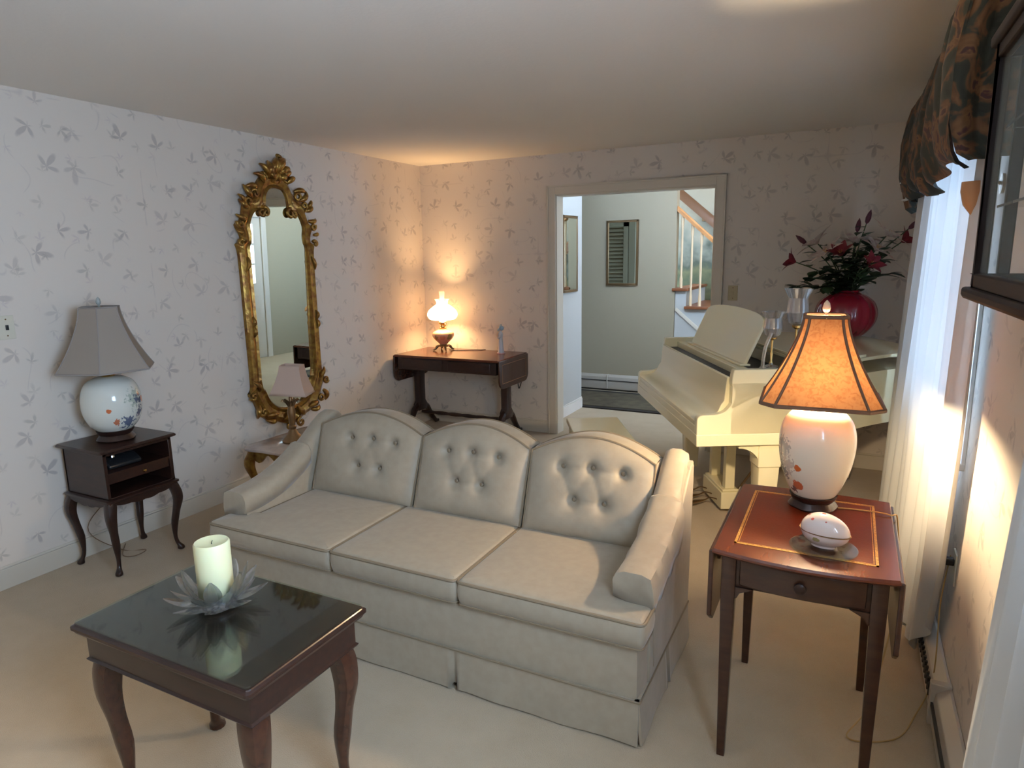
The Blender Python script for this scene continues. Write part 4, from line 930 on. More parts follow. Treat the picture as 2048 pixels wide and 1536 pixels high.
def egg(zlo, zhi, top):
    rows = 16; rings = []
    for i in range(rows + 1):
        t = i / rows; z = zlo + (zhi - zlo) * (sin(t * pi / 2) if top else 1 - cos(t * pi / 2))
        q = z / 0.10 * 2 - 1; rr = sqrt(max(0.0004, 1 - q * q)) if (top or q > -0.86) else 0.5
        rings.append([(0.070 * rr * cos(a) + 0.006 * rr * cos(a) ** 2, 0.048 * rr * sin(a) * (1 - 0.10 * cos(a)), z) for a in (2 * pi * k / 36 for k in range(36))])
    return MB().loft(rings)
egg(0.0, 0.046, False).build('lower_half', EGG, eg, angle=80)
egg(0.048, 0.0995, True).build('lid', EGG, eg, angle=80)
rings = [[(0.0735 * cos(a) + 0.005, 0.0485 * sin(a) * (1 - 0.1 * cos(a)), z) for a in (2 * pi * k / 36 for k in range(36))] for z in (0.0455, 0.0485)]
MB().loft(rings).build('brass_rim', BRONZE, eg)

# ------------------------------------------------------------------ gilt mirror on the left wall
gm = root('gilt_mirror', 'tall ornate gilt rococo mirror on the left wall above the small marble-top table', 'mirror', (0.0, 3.55, 0))
half_in = [(0, 2.085), (.05, 2.075), (.088, 2.03), (.098, 1.965), (.10, 1.92), (.13, 1.905), (.175, 1.925), (.215, 1.90), (.245, 1.84), (.238, 1.77), (.25, 1.71), (.262, 1.65), (.262, 1.2), (.262, .76), (.235, .70), (.20, .62), (.14, .56), (.07, .535), (0, .53)]
half_out = [(0, 2.19), (.075, 2.18), (.135, 2.13), (.165, 2.07), (.215, 2.03), (.265, 2.0), (.285, 1.93), (.305, 1.87), (.355, 1.835), (.325, 1.78), (.315, 1.73), (.362, 1.705), (.345, 1.63), (.342, 1.2), (.342, .74), (.372, .685), (.335, .63), (.30, .55), (.235, .475), (.14, .445), (.06, .41), (0, .39)]
def full(half):
    r = catmull([(a, b_, 0) for a, b_ in half], 4); r = [(a, b_) for a, b_, _ in r]; r[0] = (0, r[0][1]); r[-1] = (0, r[-1][1])
    return r + [(-a, b_) for a, b_ in r[-2:0:-1]]
fin = full(half_in); fout = full(half_out)
# resample both closed curves to the same count
def resample(c, n):
    c = c + [c[0]]; L_ = [0]
    for i in range(1, len(c)): L_.append(L_[-1] + sqrt((c[i][0] - c[i - 1][0]) ** 2 + (c[i][1] - c[i - 1][1]) ** 2))
    out = []
    j = 0
    for k in range(n):
        s = L_[-1] * k / n
        while L_[j + 1] < s: j += 1
        t = (s - L_[j]) / max(1e-9, L_[j + 1] - L_[j]); out.append((c[j][0] + (c[j + 1][0] - c[j][0]) * t, c[j][1] + (c[j + 1][1] - c[j][1]) * t))
    return out
NR = 240
A = resample(fin, NR); B = resample(fout, NR)
fr = MB()
prof = [(0.0, 0.020), (0.0, 0.034), (0.12, 0.052), (0.30, 0.040), (0.5, 0.050), (0.68, 0.056), (0.85, 0.040), (1.0, 0.030), (1.0, 0.004), (0.0, 0.004)]
fr.loft([[(x, A[i][0] + (B[i][0] - A[i][0]) * t, A[i][1] + (B[i][1] - A[i][1]) * t) for t, x in prof] for i in range(NR)], loop=True, cap=False)
frame_o = fr.build('frame', GILT, gm, angle=50)
MB().prism([(a * 1.03, b_ + (0.008 if b_ > 1.3 else -0.008)) for a, b_ in fin], -0.003, 0.003, 'x').xf(Matrix.Translation((0.026, 0, 1.3)) @ Matrix.Rotation(radians(1.0), 4, 'Z') @ Matrix.Rotation(radians(1.0), 4, 'Y') @ Matrix.Translation((0, 0, -1.3))).build('mirror_glass', MIRROR, gm)
def scroll(cy, cz, r0, turns, a0, s, x=0.05, th=0.016, n=26):
    pts = []
    for k in range(n):
        t = k / (n - 1); a = a0 + s * turns * 2 * pi * t; r = r0 * (1 - 0.82 * t); pts.append((x + 0.012 * t, cy + r * cos(a), cz + r * sin(a)))
    return MB().tube(pts, [th * (1 - 0.35 * k / (n - 1)) for k in range(n)], 8)
def leaf(base, ang, L_, w, x=0.05, curl=0.5, lift=0.02):
    pts = []; rr = []
    for k in range(9):
        t = k / 8; a = ang + curl * t * t; 
        pts.append((x + lift * sin(pi * t), base[0] + L_ * t * cos(ang + curl * t * 0.6), base[1] + L_ * t * sin(ang + curl * t * 0.6))); rr.append(w * sin(pi * (0.15 + 0.82 * t)) + 0.002)
    return MB().tube(pts, rr, 8)
for s in (-1, 1):
    def mir(m_): return m_.xf(Matrix.Scale(s, 4, (0, 1, 0))) if s < 0 else m_
    for args in ((.115, 1.925, .035, 1.1, 1.2, 1), (.150, 1.915, .025, 1.0, 2.0, -1), (.195, 2.04, .040, 1.1, -0.5, 1), (.255, 1.985, .035, 1.1, -1.5, 1), (.335, 1.84, .028, 1.1, 0.5, -1), (.345, 1.715, .024, 1.1, 2.6, -1), (.36, .675, .028, 1.1, -0.5, -1), (.29, .55, .034, 1.1, 0.2, -1), (.06, .40, .036, 1.2, 1.6, 1), (.10, 2.155, .036, 1.1, 0.0, 1)):
        mir(scroll(*args, th=0.013)).build('scroll', GILT, gm, angle=60)
    for b_, ang, L_, w, cl in (((.10, 2.13), 1.0, .10, .02, -.9), ((.06, 2.16), 1.4, .11, .022, -.9), ((.17, 2.08), .5, .11, .018, -.9), ((.22, 2.02), .3, .10, .018, .9), ((.27, 1.95), .1, .08, .016, .9), ((.29, 1.88), -.4, .08, .016, 1.1), ((.33, 1.78), -.2, .05, .012, 1.0),
                               ((.03, 2.13), 1.8, .10, .02, .6), ((.30, 1.97), 1.6, .07, .014, -1.0), ((.32, .60), -.9, .09, .018, -.8), ((.25, .51), 2.9, .10, .02, .7), ((.18, .47), -.3, .09, .018, .8), ((.10, .45), 2.6, .10, .02, -.6), ((.30, .70), 1.3, .09, .014, -.5), ((.302, 1.62), -1.5, .10, .012, .3), ((.302, 1.15), 1.4, .07, .012, .3), ((.302, 1.15), -1.4, .07, .012, -.3)):
        mir(leaf(b_, ang, L_, w, curl=cl)).build('acanthus_leaf', GILT, gm, angle=60)
crest = MB()
for ang, L_, w, cl, b_ in ((1.5, .14, .028, -1.3, (.0, 2.19)), (1.75, .13, .026, -1.0, (-.03, 2.18)), (1.25, .12, .022, -1.5, (.03, 2.18)), (2.1, .11, .024, -.8, (-.05, 2.16)), (.9, .10, .02, -.9, (.05, 2.17)), (1.65, .16, .022, -1.6, (-.01, 2.19)), (2.3, .08, .02, .5, (-.02, 2.15)), (.7, .08, .02, -.5, (.02, 2.15))):
    crest.merge(leaf(b_, ang, L_, w, curl=cl, lift=0.035))
crest.merge(scroll(.0, 2.155, .035, 1.2, 1.0, 1, th=.015)).merge(scroll(.045, 2.285, .03, 1.0, 2.0, -1, th=.014))
crest.build('crest', GILT, gm, angle=60)

# ------------------------------------------------------------------ marble-top gilt table and small lamp
mt = root('marble_top_table', 'low gilt rococo table with a serpentine marble top between sofa and mirror', 'table', (0.60, 3.10, 0))
mz = 0.45
def serp(s):
    pts = []
    for k in range(64):
        a = 2 * pi * k / 64; c_, s_ = cos(a), sin(a); q = (abs(c_) ** 5 + abs(s_) ** 5) ** (-0.2)
        w = 1 + 0.045 * cos(4 * a) * -1 + 0.02 * cos(8 * a); pts.append((0.27 * s * q * c_ * w, 0.31 * s * q * s_ * w))
    return pts
MB().loft([[(a, b_, z) for a, b_ in serp(s)] for s, z in ((0.95, mz - 0.022), (0.99, mz - 0.018), (1.0, mz - 0.010), (0.99, mz - 0.002), (0.97, mz))]).build('marble_top', MARBLE, mt, angle=50)
apr = MB()
for (ax, L_, o_) in (('y', 0.22, 0.255), ('x', 0.26, 0.215)):
    for s in (-1, 1):
        pts = [(-L_, mz - 0.024), (L_, mz - 0.024)] + [((1 - 2 * k / 20) * L_, mz - 0.06 - 0.045 * abs(1 - 2 * k / 20) ** 2 - 0.022 * cos((1 - 2 * k / 20) * pi * 3)) for k in range(21)]
        m = MB().prism(pts, -0.009, 0.009, ax)
        m.xf(Matrix.Translation((0, s * o_, 0) if ax == 'y' else (s * o_, 0, 0))); apr.merge(m)
apr.build('apron', GILT, mt, bevel=0.003)
for sx in (-1, 1):
    for sy in (-1, 1):
        cabriole(sx * 0.205, sy * 0.245, sx, sy, mz - 0.024, knee=0.034, ankle=0.011, foot=0.02, bow=0.045, kick=0.03).build('leg', GILT, mt)
pl = root('table_lamp', 'small unlit lamp with peach shade and palm-leaf stem on the marble-top table', 'lamp', (0.56, 3.03, mz + 0.001))
MB().lathe([(0.068, 0), (0.070, 0.012), (0.060, 0.022), (0.052, 0.035), (0.034, 0.055), (0.026, 0.075), (0.020, 0.085), (0.026, 0.10), (0.018, 0.11), (0.022, 0.16), (0.026, 0.20), (0.018, 0.235), (0.020, 0.26), (0.012, 0.27), (0.008, 0.33)], (0, 0, 0), 24).build('stem', BRONZE, pl)
lv = MB()
for k in range(10):
    a = 2 * pi * k / 10; lv.merge(MB().tube([(0.016 * cos(a), 0.016 * sin(a), 0.235), (0.03 * cos(a), 0.03 * sin(a), 0.265), (0.05 * cos(a), 0.05 * sin(a), 0.275), (0.062 * cos(a), 0.062 * sin(a), 0.265)], [0.006, 0.010, 0.007, 0.001], 6, flat=0.4))
lv.build('palm_leaves', BRONZE, pl)
def rect_shade(wb, db, wt, dt, h, z0):
    rings = []
    for i in range(11):
        t = i / 10; k = (1 - t) ** 1.5; w, d = wt + (wb - wt) * k, dt + (db - dt) * k
        rings.append([(a, b_, z0 + h * t) for a, b_ in ((w, d), (0, d), (-w, d), (-w, 0), (-w, -d), (0, -d), (w, -d), (w, 0))])
    return MB().loft(rings, cap=False)
so = rect_shade(0.115, 0.09, 0.062, 0.05, 0.185, 0.315).xf(Matrix.Rotation(radians(25), 4, 'Z') @ Matrix.Rotation(radians(3), 4, 'Y')).build('lamp_shade', SHADE_PEACH, pl, angle=30, solid=0.002)

# ------------------------------------------------------------------ sofa table in the corner with oil lamp and figurine
sz = 0.745
sx0, sx1, sy0, sy1 = 0.05, 1.115, 4.79, 5.355
sb = root('sofa_table', 'dark mahogany table with rounded drop leaves and trestle legs in the far corner', 'table', ((sx0 + sx1) / 2, (sy0 + sy1) / 2, 0))
hx, hy = (sx1 - sx0) / 2, (sy1 - sy0) / 2
slab(hx, hy, [(0.006, sz - 0.022), (0.0, sz - 0.018), (0.0, sz - 0.006), (0.005, sz)], 0.006).build('tabletop', RED, sb)
MB().box(-hx + 0.03, hx - 0.03, -hy + 0.02, hy - 0.02, sz - 0.13, sz - 0.02).build('apron', DARK, sb, bevel=0.003)
for k in (-1, 1): MB().box(k * 0.24 - 0.21, k * 0.24 + 0.21, -hy + 0.012, -hy + 0.022, sz - 0.118, sz - 0.032).build('drawer', DARK, sb, bevel=0.003)
for s in (-1, 1):
    q = hy - 0.006; d = 0.25; r = 0.07
    poly = [(-q, sz - 0.008), (q, sz - 0.008)] + [(q - r + r * cos(a), sz - d + r - r * sin(a)) for a in (pi / 2 * k / 6 for k in range(7))] + [(-q + r - r * sin(a), sz - d + r - r * cos(a)) for a in (pi / 2 * k / 6 for k in range(7))]
    m = MB().prism(poly, -0.008, 0.008, 'x'); m.xf(Matrix.Translation((s * (hx + 0.004), 0, 0))); leafo = m.build('drop_leaf', DARK2, sb, bevel=0.004)
    ln = MB()
    for a0, a1, b0, b1 in ((-q + 0.05, q - 0.05, sz - 0.045, sz - 0.042), (-q + 0.05, q - 0.05, sz - d + 0.045, sz - d + 0.048)): ln.box(-0.0085, 0.0085, a0, a1, b0, b1)
    for yy in (-q + 0.05, q - 0.053): ln.box(-0.0085, 0.0085, yy, yy + 0.003, sz - d + 0.045, sz - 0.042)
    ln.xf(Matrix.Translation((s * (hx + 0.0045), 0, 0))).build('inlay_line', mat('inlay_%d' % (s + 1), (0.30, 0.16, 0.06), 0.4), leafo)
    px = s * (hx - 0.075)
    tr = MB().loft([[(px + a, b_, z) for a, b_ in rrect(0.075 * k1, 0.09 * k2, 0.01, 2)] for z, k1, k2 in ((0.19, 0.8, 1.5), (0.24, 1.0, 1.5), (0.28, 0.85, 1.0), (0.45, 0.85, 1.0), (0.58, 0.9, 1.1), (0.615, 1.1, 2.6))])
    tr.build('trestle', DARK, sb)
    for t in (-1, 1):
        ft = MB().tube([(px, t * 0.03, 0.24), (px, t * 0.10, 0.20), (px, t * 0.18, 0.09), (px, t * 0.25, 0.022), (px, t * 0.285, 0.020)], [0.034, 0.030, 0.024, 0.018, 0.016], 10)
        ft.build('foot', DARK, sb)
st_ = [(-hx + 0.09 + (2 * hx - 0.18) * k / 24, 0, 0.17) for k in range(25)]
MB().tube(st_, [0.013 + 0.006 * abs(sin(k * 0.8)) for k in range(25)], 10).build('stretcher', DARK, sb)

ol = root('oil_lamp', 'lit hurricane lamp with milk glass shade and painted font on the corner table', 'lamp', (0.33, 5.19, sz + 0.001))
MB().lathe([(0.052, 0.035), (0.058, 0.040), (0.05, 0.050), (0.030, 0.055), (0.028, 0.062)], (0, 0, 0), 24).build('foot_ring', BRONZE, ol)
ft = MB()
for k in range(4):
    a = pi / 4 + pi / 2 * k; c_, s_ = cos(a), sin(a)
    ft.merge(MB().tube([(0.045 * c_, 0.045 * s_, 0.045), (0.065 * c_, 0.065 * s_, 0.035), (0.078 * c_, 0.078 * s_, 0.015), (0.098 * c_, 0.098 * s_, 0.006)], [0.012, 0.013, 0.009, 0.007], 8))
ft.build('claw_feet', BRONZE, ol)
FONT = blotch('painted_font', (0.72, 0.40, 0.24), [((0.05, -0.09, 0.12), 0.03, (0.60, 0.28, 0.14), 0.03, 50), ((0.09, -0.03, 0.13), 0.03, (0.30, 0.26, 0.10), 0.05, 60), ((-0.02, -0.10, 0.12), 0.028, (0.30, 0.22, 0.10), 0.05, 60), ((0.10, 0.02, 0.11), 0.02, (0.65, 0.2, 0.12), 0.02, 60)], 0.15, 0.3)
MB().lathe([(a * 1.0, b_) for a, b_, _ in catmull([(0.035, 0.058, 0), (0.05, 0.075, 0), (0.085, 0.11, 0), (0.102, 0.14, 0), (0.095, 0.165, 0), (0.065, 0.185, 0), (0.032, 0.20, 0), (0.028, 0.205, 0)], 4)], (0, 0, 0), 40).build('font', FONT, ol, angle=80)
MB().lathe([(0.030, 0.205), (0.034, 0.212), (0.022, 0.22), (0.020, 0.235), (0.034, 0.245), (0.038, 0.262), (0.030, 0.27)], (0, 0, 0), 24).build('burner', BRASS, ol)
MB().lathe([(0.003, 0), (0.012, 0.002), (0.012, 0.005), (0, 0.006)], (0, 0, 0), 12).xf(Matrix.Translation((0.04, -0.02, 0.24)) @ Matrix.Rotation(pi / 2, 4, 'Y')).build('wick_key', BRASS, ol)
MB().lathe([(a, b_) for a, b_, _ in catmull([(0.055, 0.286, 0), (0.105, 0.288, 0), (0.128, 0.305, 0), (0.138, 0.335, 0), (0.125, 0.37, 0), (0.085, 0.405, 0), (0.055, 0.425, 0), (0.050, 0.44, 0), (0.068, 0.475, 0)], 4)], (0, 0, 0), 48, cap=False,
           wob=lambda a, z: 1 + (0.06 * sin(a * 8) if z > 0.465 else 0)).build('milk_glass_shade', OPAL, ol, angle=80, fix=False)
MB().lathe([(0.030, 0.268), (0.036, 0.30), (0.034, 0.34), (0.022, 0.42), (0.022, 0.50), (0.025, 0.545)], (0, 0, 0), 24, cap=False, wob=lambda a, z: 1 + (0.10 * sin(a * 6) if z > 0.54 else 0)).build('chimney', sheer('chimney_glass', (1, .97, .9), 0.8, 0.5), ol, fix=False)
MB().tube(catmull([(0.05, 0.02, 0.004), (0.14, 0.02, 0.003), (0.22, 0.06, 0.003), (0.30, 0.10, 0.003), (0.36, 0.16, 0.0)], 6), 0.003, 6).build('cord', BLACKPL, ol)
tag(MB().tube(catmull([(1.0, 5.385, 0.9 * 0.75), (1.0, 5.385, 0.5), (1.02, 5.37, 0.40), (1.05, 5.385, 0.5)], 6), 0.004, 6).build('hanging_cord', BLACKPL), 'dark cord looping down behind the corner table beside its right leaf', 'cord')

fg = root('figurine', 'small porcelain lady figurine in a pale blue bonnet and long white dress', 'figurine', (0.93, 5.20, sz + 0.001), radians(-60))
FIGW = mat('figurine_white', (0.62, 0.66, 0.72), 0.2); FIGB = mat('figurine_blue', (0.38, 0.50, 0.60), 0.25); FIGP = mat('figurine_pink', (0.60, 0.40, 0.42), 0.3); FIGS = mat('figurine_skin', (0.66, 0.46, 0.34), 0.3)
MB().lathe([(0.036, 0), (0.037, 0.006), (0.032, 0.02), (0.027, 0.06), (0.022, 0.11), (0.019, 0.14), (0.024, 0.16), (0.023, 0.18), (0.010, 0.195), (0.008, 0.205)], (0, 0, 0), 24, wob=lambda a, z: 1 + 0.05 * sin(a * 7) * max(0, 1 - z / 0.12), sy=0.85).build('dress', FIGW, fg, angle=80)
MB().lathe([(0.038, 0), (0.038, 0.008), (0.03, 0.010)], (0, 0, -0.0005), 24).build('plinth', FIGP, fg)
MB().lathe([(0.004, 0.0), (0.014, 0.008), (0.0175, 0.020), (0.015, 0.033), (0.005, 0.041)], (0, -0.002, 0.200), 16).build('head', FIGS, fg, angle=80)
fh = MB().lathe([(0.004, 0.0), (0.018, 0.008), (0.024, 0.022), (0.020, 0.036), (0.006, 0.045)], (0, 0.006, 0.202), 18)
fh.merge(MB().tube([(0.034 * cos(a), 0.010 + 0.014 * sin(a) - 0.02, 0.226 + 0.026 * sin(a) + 0.004) for a in (2 * pi * k / 16 for k in range(16))], 0.006, 6, loop=True)); fh.build('bonnet', FIGB, fg, angle=80)
for s in (-1, 1): MB().tube([(0.022 * s, 0, 0.178), (0.030 * s, -0.004, 0.155), (0.020 * s, -0.018, 0.135), (0.004 * s, -0.026, 0.14)], [0.008, 0.0075, 0.006, 0.005], 8).build('arm', FIGW, fg, angle=80)
MB().tube([(0.0, -0.026, 0.145), (0.004, -0.028, 0.17), (0.0, -0.026, 0.185)], [0.004, 0.009, 0.004], 8).build('posy', FIGS, fg)

# ------------------------------------------------------------------ grand piano
PA = radians(28.55)
pn = root('grand_piano', 'cream lacquered baby grand piano with closed keyboard cover and raised music desk', 'piano', (3.017, 3.43, 0), PA)
PW, ZT, ZB_ = 1.42, 1.0, 0.60
outline = [(0.18, 0.0), (0.48, 0.0)] + [(a, b_) for a, b_, _ in catmull([(0.50, 0.0, 0), (0.66, 0.02, 0), (0.82, 0.09, 0), (0.97, 0.20, 0), (1.12, 0.28, 0), (1.28, 0.36, 0), (1.40, 0.50, 0), (1.455, 0.70, 0), (1.46, 0.90, 0), (1.45, 1.08, 0), (1.36, 1.28, 0), (1.22, 1.39, 0), (1.06, PW, 0)], 4)] + [(0.18, PW)]
MB().loft([[(a, b_, z) for a, b_ in outline] for z in (ZB_ + 0.02, ZT - 0.07)]).build('rim', PIANO, pn)
# raised rim edge round the open part at the front and dark interior
ins = MB().prism([(0.22, 0.05), (0.60, 0.05), (0.60, PW - 0.05), (0.22, PW - 0.05)], ZT - 0.069, ZT - 0.062); ins.build('soundboard', PIANOIN, pn)
def cheek(v0, v1):
    prof = [(0, ZB_), (0.60, ZB_), (0.60, ZT + 0.002), (0.185, ZT + 0.002)] + [(a, b_) for a, b_, _ in catmull([(0.18, 0.985, 0), (0.176, 0.955, 0), (0.176, 0.925, 0), (0.188, 0.895, 0), (0.19, 0.86, 0), (0.178, 0.82, 0), (0.15, 0.785, 0), (0.11, 0.768, 0), (0.06, 0.765, 0), (0.02, 0.762, 0), (0.004, 0.75, 0), (0.0, 0.735, 0)], 3)]
    return MB().prism(prof, v0, v1, 'y')
cheek(0, 0.045).build('arm', PIANO, pn, bevel=0.004); cheek(PW - 0.045, PW).build('arm', PIANO, pn, bevel=0.004)
MB().prism([(0, ZB_ - 0.004), (0.62, ZB_ - 0.004), (0.62, ZB_ + 0.06), (-0.0015, ZB_ + 0.06)], -0.003, PW + 0.003, 'y').build('keybed', PIANO, pn, bevel=0.003)
MB().box(0.002, 0.03, 0.045, PW - 0.045, ZB_ + 0.03, 0.700).build('key_slip', PIANO, pn, bevel=0.004)
fb = [(0.03, 0.655), (0.006, 0.690), (0.004, 0.725), (0.02, 0.738), (0.06, 0.742), (0.10, 0.752), (0.125, 0.775), (0.14, 0.81), (0.155, 0.83), (0.16, 0.90), (0.166, 0.955), (0.176, 0.960), (0.184, 0.95), (0.19, 0.70)]
fbo = MB().prism(fb, 0.047, PW - 0.047, 'y').build('keyboard_cover', PIANO, pn, bevel=0.003)
MB().box(0.128, 0.136, 0.05, PW - 0.05, 0.776, 0.780).build('hinge_line', SOFAP, fbo)
MB().box(0.19, 0.30, 0.047, PW - 0.047, 0.80, 0.84).build('pin_block_cover', PIANOIN, pn)
MB().box(0.270, 0.335, 0.045, PW - 0.045, 0.90, 0.975).build('desk_rail', PIANO, pn, bevel=0.003)
# music desk
def desk():
    poly = [(0.27, 0.0), (1.24, 0.0), (1.25, 0.03), (1.25, 0.262), (1.235, 0.275)] + [(0.76 + 0.46 * cos(a), 0.275 + 0.042 * sin(a)) for a in (pi * k / 16 for k in range(1, 16))] + [(0.285, 0.275), (0.27, 0.262)]
    m = MB().prism(poly, -0.009, 0.009, 'x')
    m.xf(Matrix.Translation((0.34, 0, 0.975)) @ Matrix.Rotation(radians(24), 4, 'Y')); return m
desk().build('music_desk', PIANO, pn, bevel=0.004)
MB().box(0.31, 0.37, 0.26, 1.26, 0.975, 0.987).build('desk_ledge', PIANO, pn, bevel=0.003)
# lid: rear part plus folded front flap on it
def lidpoly(u0, grow=0.018):
    P = [p for p in outline if p[0] >= u0 - 0.001]
    cx_, cy_ = 0.85, 0.72
    P = [(a + (grow if a > u0 + 0.05 else 0) * (1 if a > 1.2 else 0), b_ + (grow if b_ > cy_ else -grow)) for a, b_ in P]
    return [(u0, -grow)] + P + [(u0, PW + grow)]
MB().prism(lidpoly(0.60), ZT + 0.003, ZT + 0.022).build('lid', PIANO, pn, bevel=0.004)
MB().prism([(0.60, -0.018), (0.69, 0.012), (0.82, 0.075), (0.92, 0.15), (0.98, 0.19), (0.98, PW + 0.018), (0.60, PW + 0.018)], ZT + 0.023, ZT + 0.040).build('lid_flap', PIANO, pn, bevel=0.004)
MB().box(0.22, 0.60, 0.045, 0.052, ZT - 0.07, ZT).build('inner_rim', DARK, pn)
# legs
def pleg(u, v, s):
    m = MB().loft([[(u + a, v + b_, z) for a, b_ in rrect(w, d, 0.006, 2)] for z, w, d in ((0.06, 0.085, 0.085), (0.46, 0.115, 0.115), (0.465, 0.125, 0.125), (0.60, 0.125, 0.125))])
    l = m.build('leg', PIANO, pn, bevel=0.002)
    MB().prism([(u - 0.05, 0.598), (u - 0.17, 0.598), (u - 0.17, 0.57)] + [(u - 0.17 + 0.12 * sin(a), 0.57 - 0.11 * (1 - cos(a))) for a in (pi / 2 * k / 8 for k in range(1, 9))], v - 0.055, v + 0.055, 'y').build('bracket', PIANO, l, bevel=0.003)
    MB().lathe([(0.0, 0), (0.022, 0.004), (0.024, 0.03), (0.022, 0.05), (0.012, 0.06)], (u, v, 0), 12, sy=0.5).build('caster', BRONZE, l)
pleg(0.41, 0.09, 1); pleg(0.38, PW - 0.09, 1)
m = MB().loft([[(1.33 + a, 1.0 + b_, z) for a, b_ in rrect(w, d, 0.006, 2)] for z, w, d in ((0.06, 0.085, 0.085), (0.46, 0.115, 0.115), (0.465, 0.125, 0.125), (0.62, 0.125, 0.125))]); l = m.build('leg', PIANO, pn)
MB().lathe([(0.0, 0), (0.022, 0.004), (0.024, 0.03), (0.022, 0.05), (0.012, 0.06)], (1.33, 1.0, 0), 12).build('caster', BRONZE, l)
# pedal lyre
ly = MB().box(0.34, 0.46, 0.54, 0.90, 0.025, 0.135).box(0.35, 0.45, 0.55, 0.89, 0.135, 0.15).box(0.37, 0.43, 0.565, 0.615, 0.15, 0.58).box(0.37, 0.43, 0.825, 0.875, 0.15, 0.58).box(0.34, 0.46, 0.50, 0.94, 0.555, 0.60)
lyo = ly.build('lyre', PIANO, pn, bevel=0.004)
MB().tube([(0.46, 0.60, 0.12), (0.80, 0.62, 0.60)], 0.008, 8).build('lyre_brace', BRONZE, lyo)
for v in (0.62, 0.72, 0.82):
    MB().tube(catmull([(0.36, v, 0.055), (0.30, v, 0.075), (0.26, v, 0.06), (0.20, v, 0.05), (0.16, v, 0.045)], 4), [0.008] * 9 + [0.012, 0.016, 0.02, 0.022, 0.022, 0.022, 0.018, 0.006], 10, flat=0.45).build('pedal', BRONZE, lyo)
# bench
bn = root('piano_bench', 'cream lacquered piano bench standing in front of the keyboard behind the sofa', 'bench', tuple(Vector((3.017, 3.43, 0)) + Matrix.Rotation(PA, 3, 'Z') @ Vector((-0.375, 0.79, 0))), PA)
MB().loft([[(a, b_, z) for a, b_ in rrect(0.36, 0.76, 0.01, 2)] for z in (0.445, 0.478)]).build('seat', PIANO, bn, bevel=0.006)
MB().box(-0.155, 0.155, -0.35, 0.35, 0.36, 0.445).build('apron', PIANO, bn, bevel=0.003)
for sx in (-1, 1):
    for sy in (-1, 1):
        MB().loft([[(sx * 0.14 + a, sy * 0.33 + b_, z) for a, b_ in rrect(w, w, 0.004, 2)] for z, w in ((0, 0.035), (0.36, 0.05), (0.44, 0.05))]).build('leg', PIANO, bn)

# crystal candle holders and vase on the piano
def hurricane(label, loc, h_stem, h_glass, rg):
    r = root('crystal_candlestick', label, 'candlestick', loc)
    MB().lathe([(0.034, 0), (0.035, 0.004), (0.012, 0.012), (0.008, 0.02)], (0, 0, 0), 20).build('glass_foot', CRYSTAL, r)
    MB().lathe([(0.006, 0.012), (0.009, 0.02), (0.005, 0.03), (0.007, h_stem * 0.45), (0.004, h_stem * 0.5), (0.006, h_stem * 0.9), (0.022, h_stem * 0.95), (0.024, h_stem), (0.010, h_stem)], (0, 0, 0), 14).build('brass_stem', BRASS, r)
    MB().lathe([(0.012, 0), (rg * 0.75, 0.012), (rg, h_glass * 0.35), (rg * 0.92, h_glass * 0.6), (rg * 0.85, h_glass * 0.75), (rg * 1.2, h_glass), (rg * 1.15, h_glass), (rg * 0.8, h_glass * 0.75), (rg * 0.88, h_glass * 0.55), (rg * 0.92, h_glass * 0.35), (rg * 0.6, 0.02), (0.002, 0.01)], (0, 0, h_stem), 24,
               wob=lambda a, z: 1 + 0.05 * cos(a * 6) + (0.10 * cos(a * 6) if z > h_glass * 0.9 else 0)).build('tulip_glass', ETCHED, r, angle=12)
def pl_at(u, v, z): return tuple(Vector((3.017, 3.43, 0)) + Matrix.Rotation(PA, 3, 'Z') @ Vector((u, v, z)))
hurricane('shorter crystal and brass candlestick on the piano, left of the taller one', pl_at(0.405, 0.075, ZT + 0.003), 0.155, 0.135, 0.046)
hurricane('taller crystal and brass candlestick on the piano behind the amber lampshade', pl_at(0.53, 0.075, ZT + 0.003), 0.215, 0.19, 0.052)
MB()
gv = root('glass_bud_vase', 'slim curved clear glass stem vase on the piano edge beside the shorter candlestick', 'vase', pl_at(0.345, 0.045 - 0.01, ZT + 0.003))
MB().lathe([(0.018, 0), (0.018, 0.004), (0.006, 0.008)], (0, 0, 0), 16).build('foot', CRYSTAL, gv)
MB().tube(catmull([(0, 0, 0.006), (0.002, 0.0, 0.06), (0.012, 0.004, 0.12), (0.034, 0.01, 0.185)], 6), 0.009, 10).build('stem', CRYSTAL, gv)
VP = (3.665, 5.02, ZT + 0.024)
vs = root('cranberry_vase', 'large round ribbed cranberry glass vase on the tail of the piano', 'vase', VP)
MB().lathe([(a, b_) for a, b_, _ in catmull([(0.07, 0, 0), (0.12, 0.02, 0), (0.175, 0.09, 0), (0.19, 0.16, 0), (0.17, 0.23, 0), (0.12, 0.275, 0), (0.075, 0.295, 0), (0.07, 0.305, 0)], 5)], (0, 0, 0), 72, cap=True, wob=lambda a, z: 1 + 0.018 * cos(a * 16)).build('bowl', CRAN, vs, angle=80)
MB().tube([(0.072 * cos(a), 0.072 * sin(a), 0.307) for a in (2 * pi * k / 32 for k in range(32))], 0.006, 8, loop=True).build('rim', CRAN, vs)

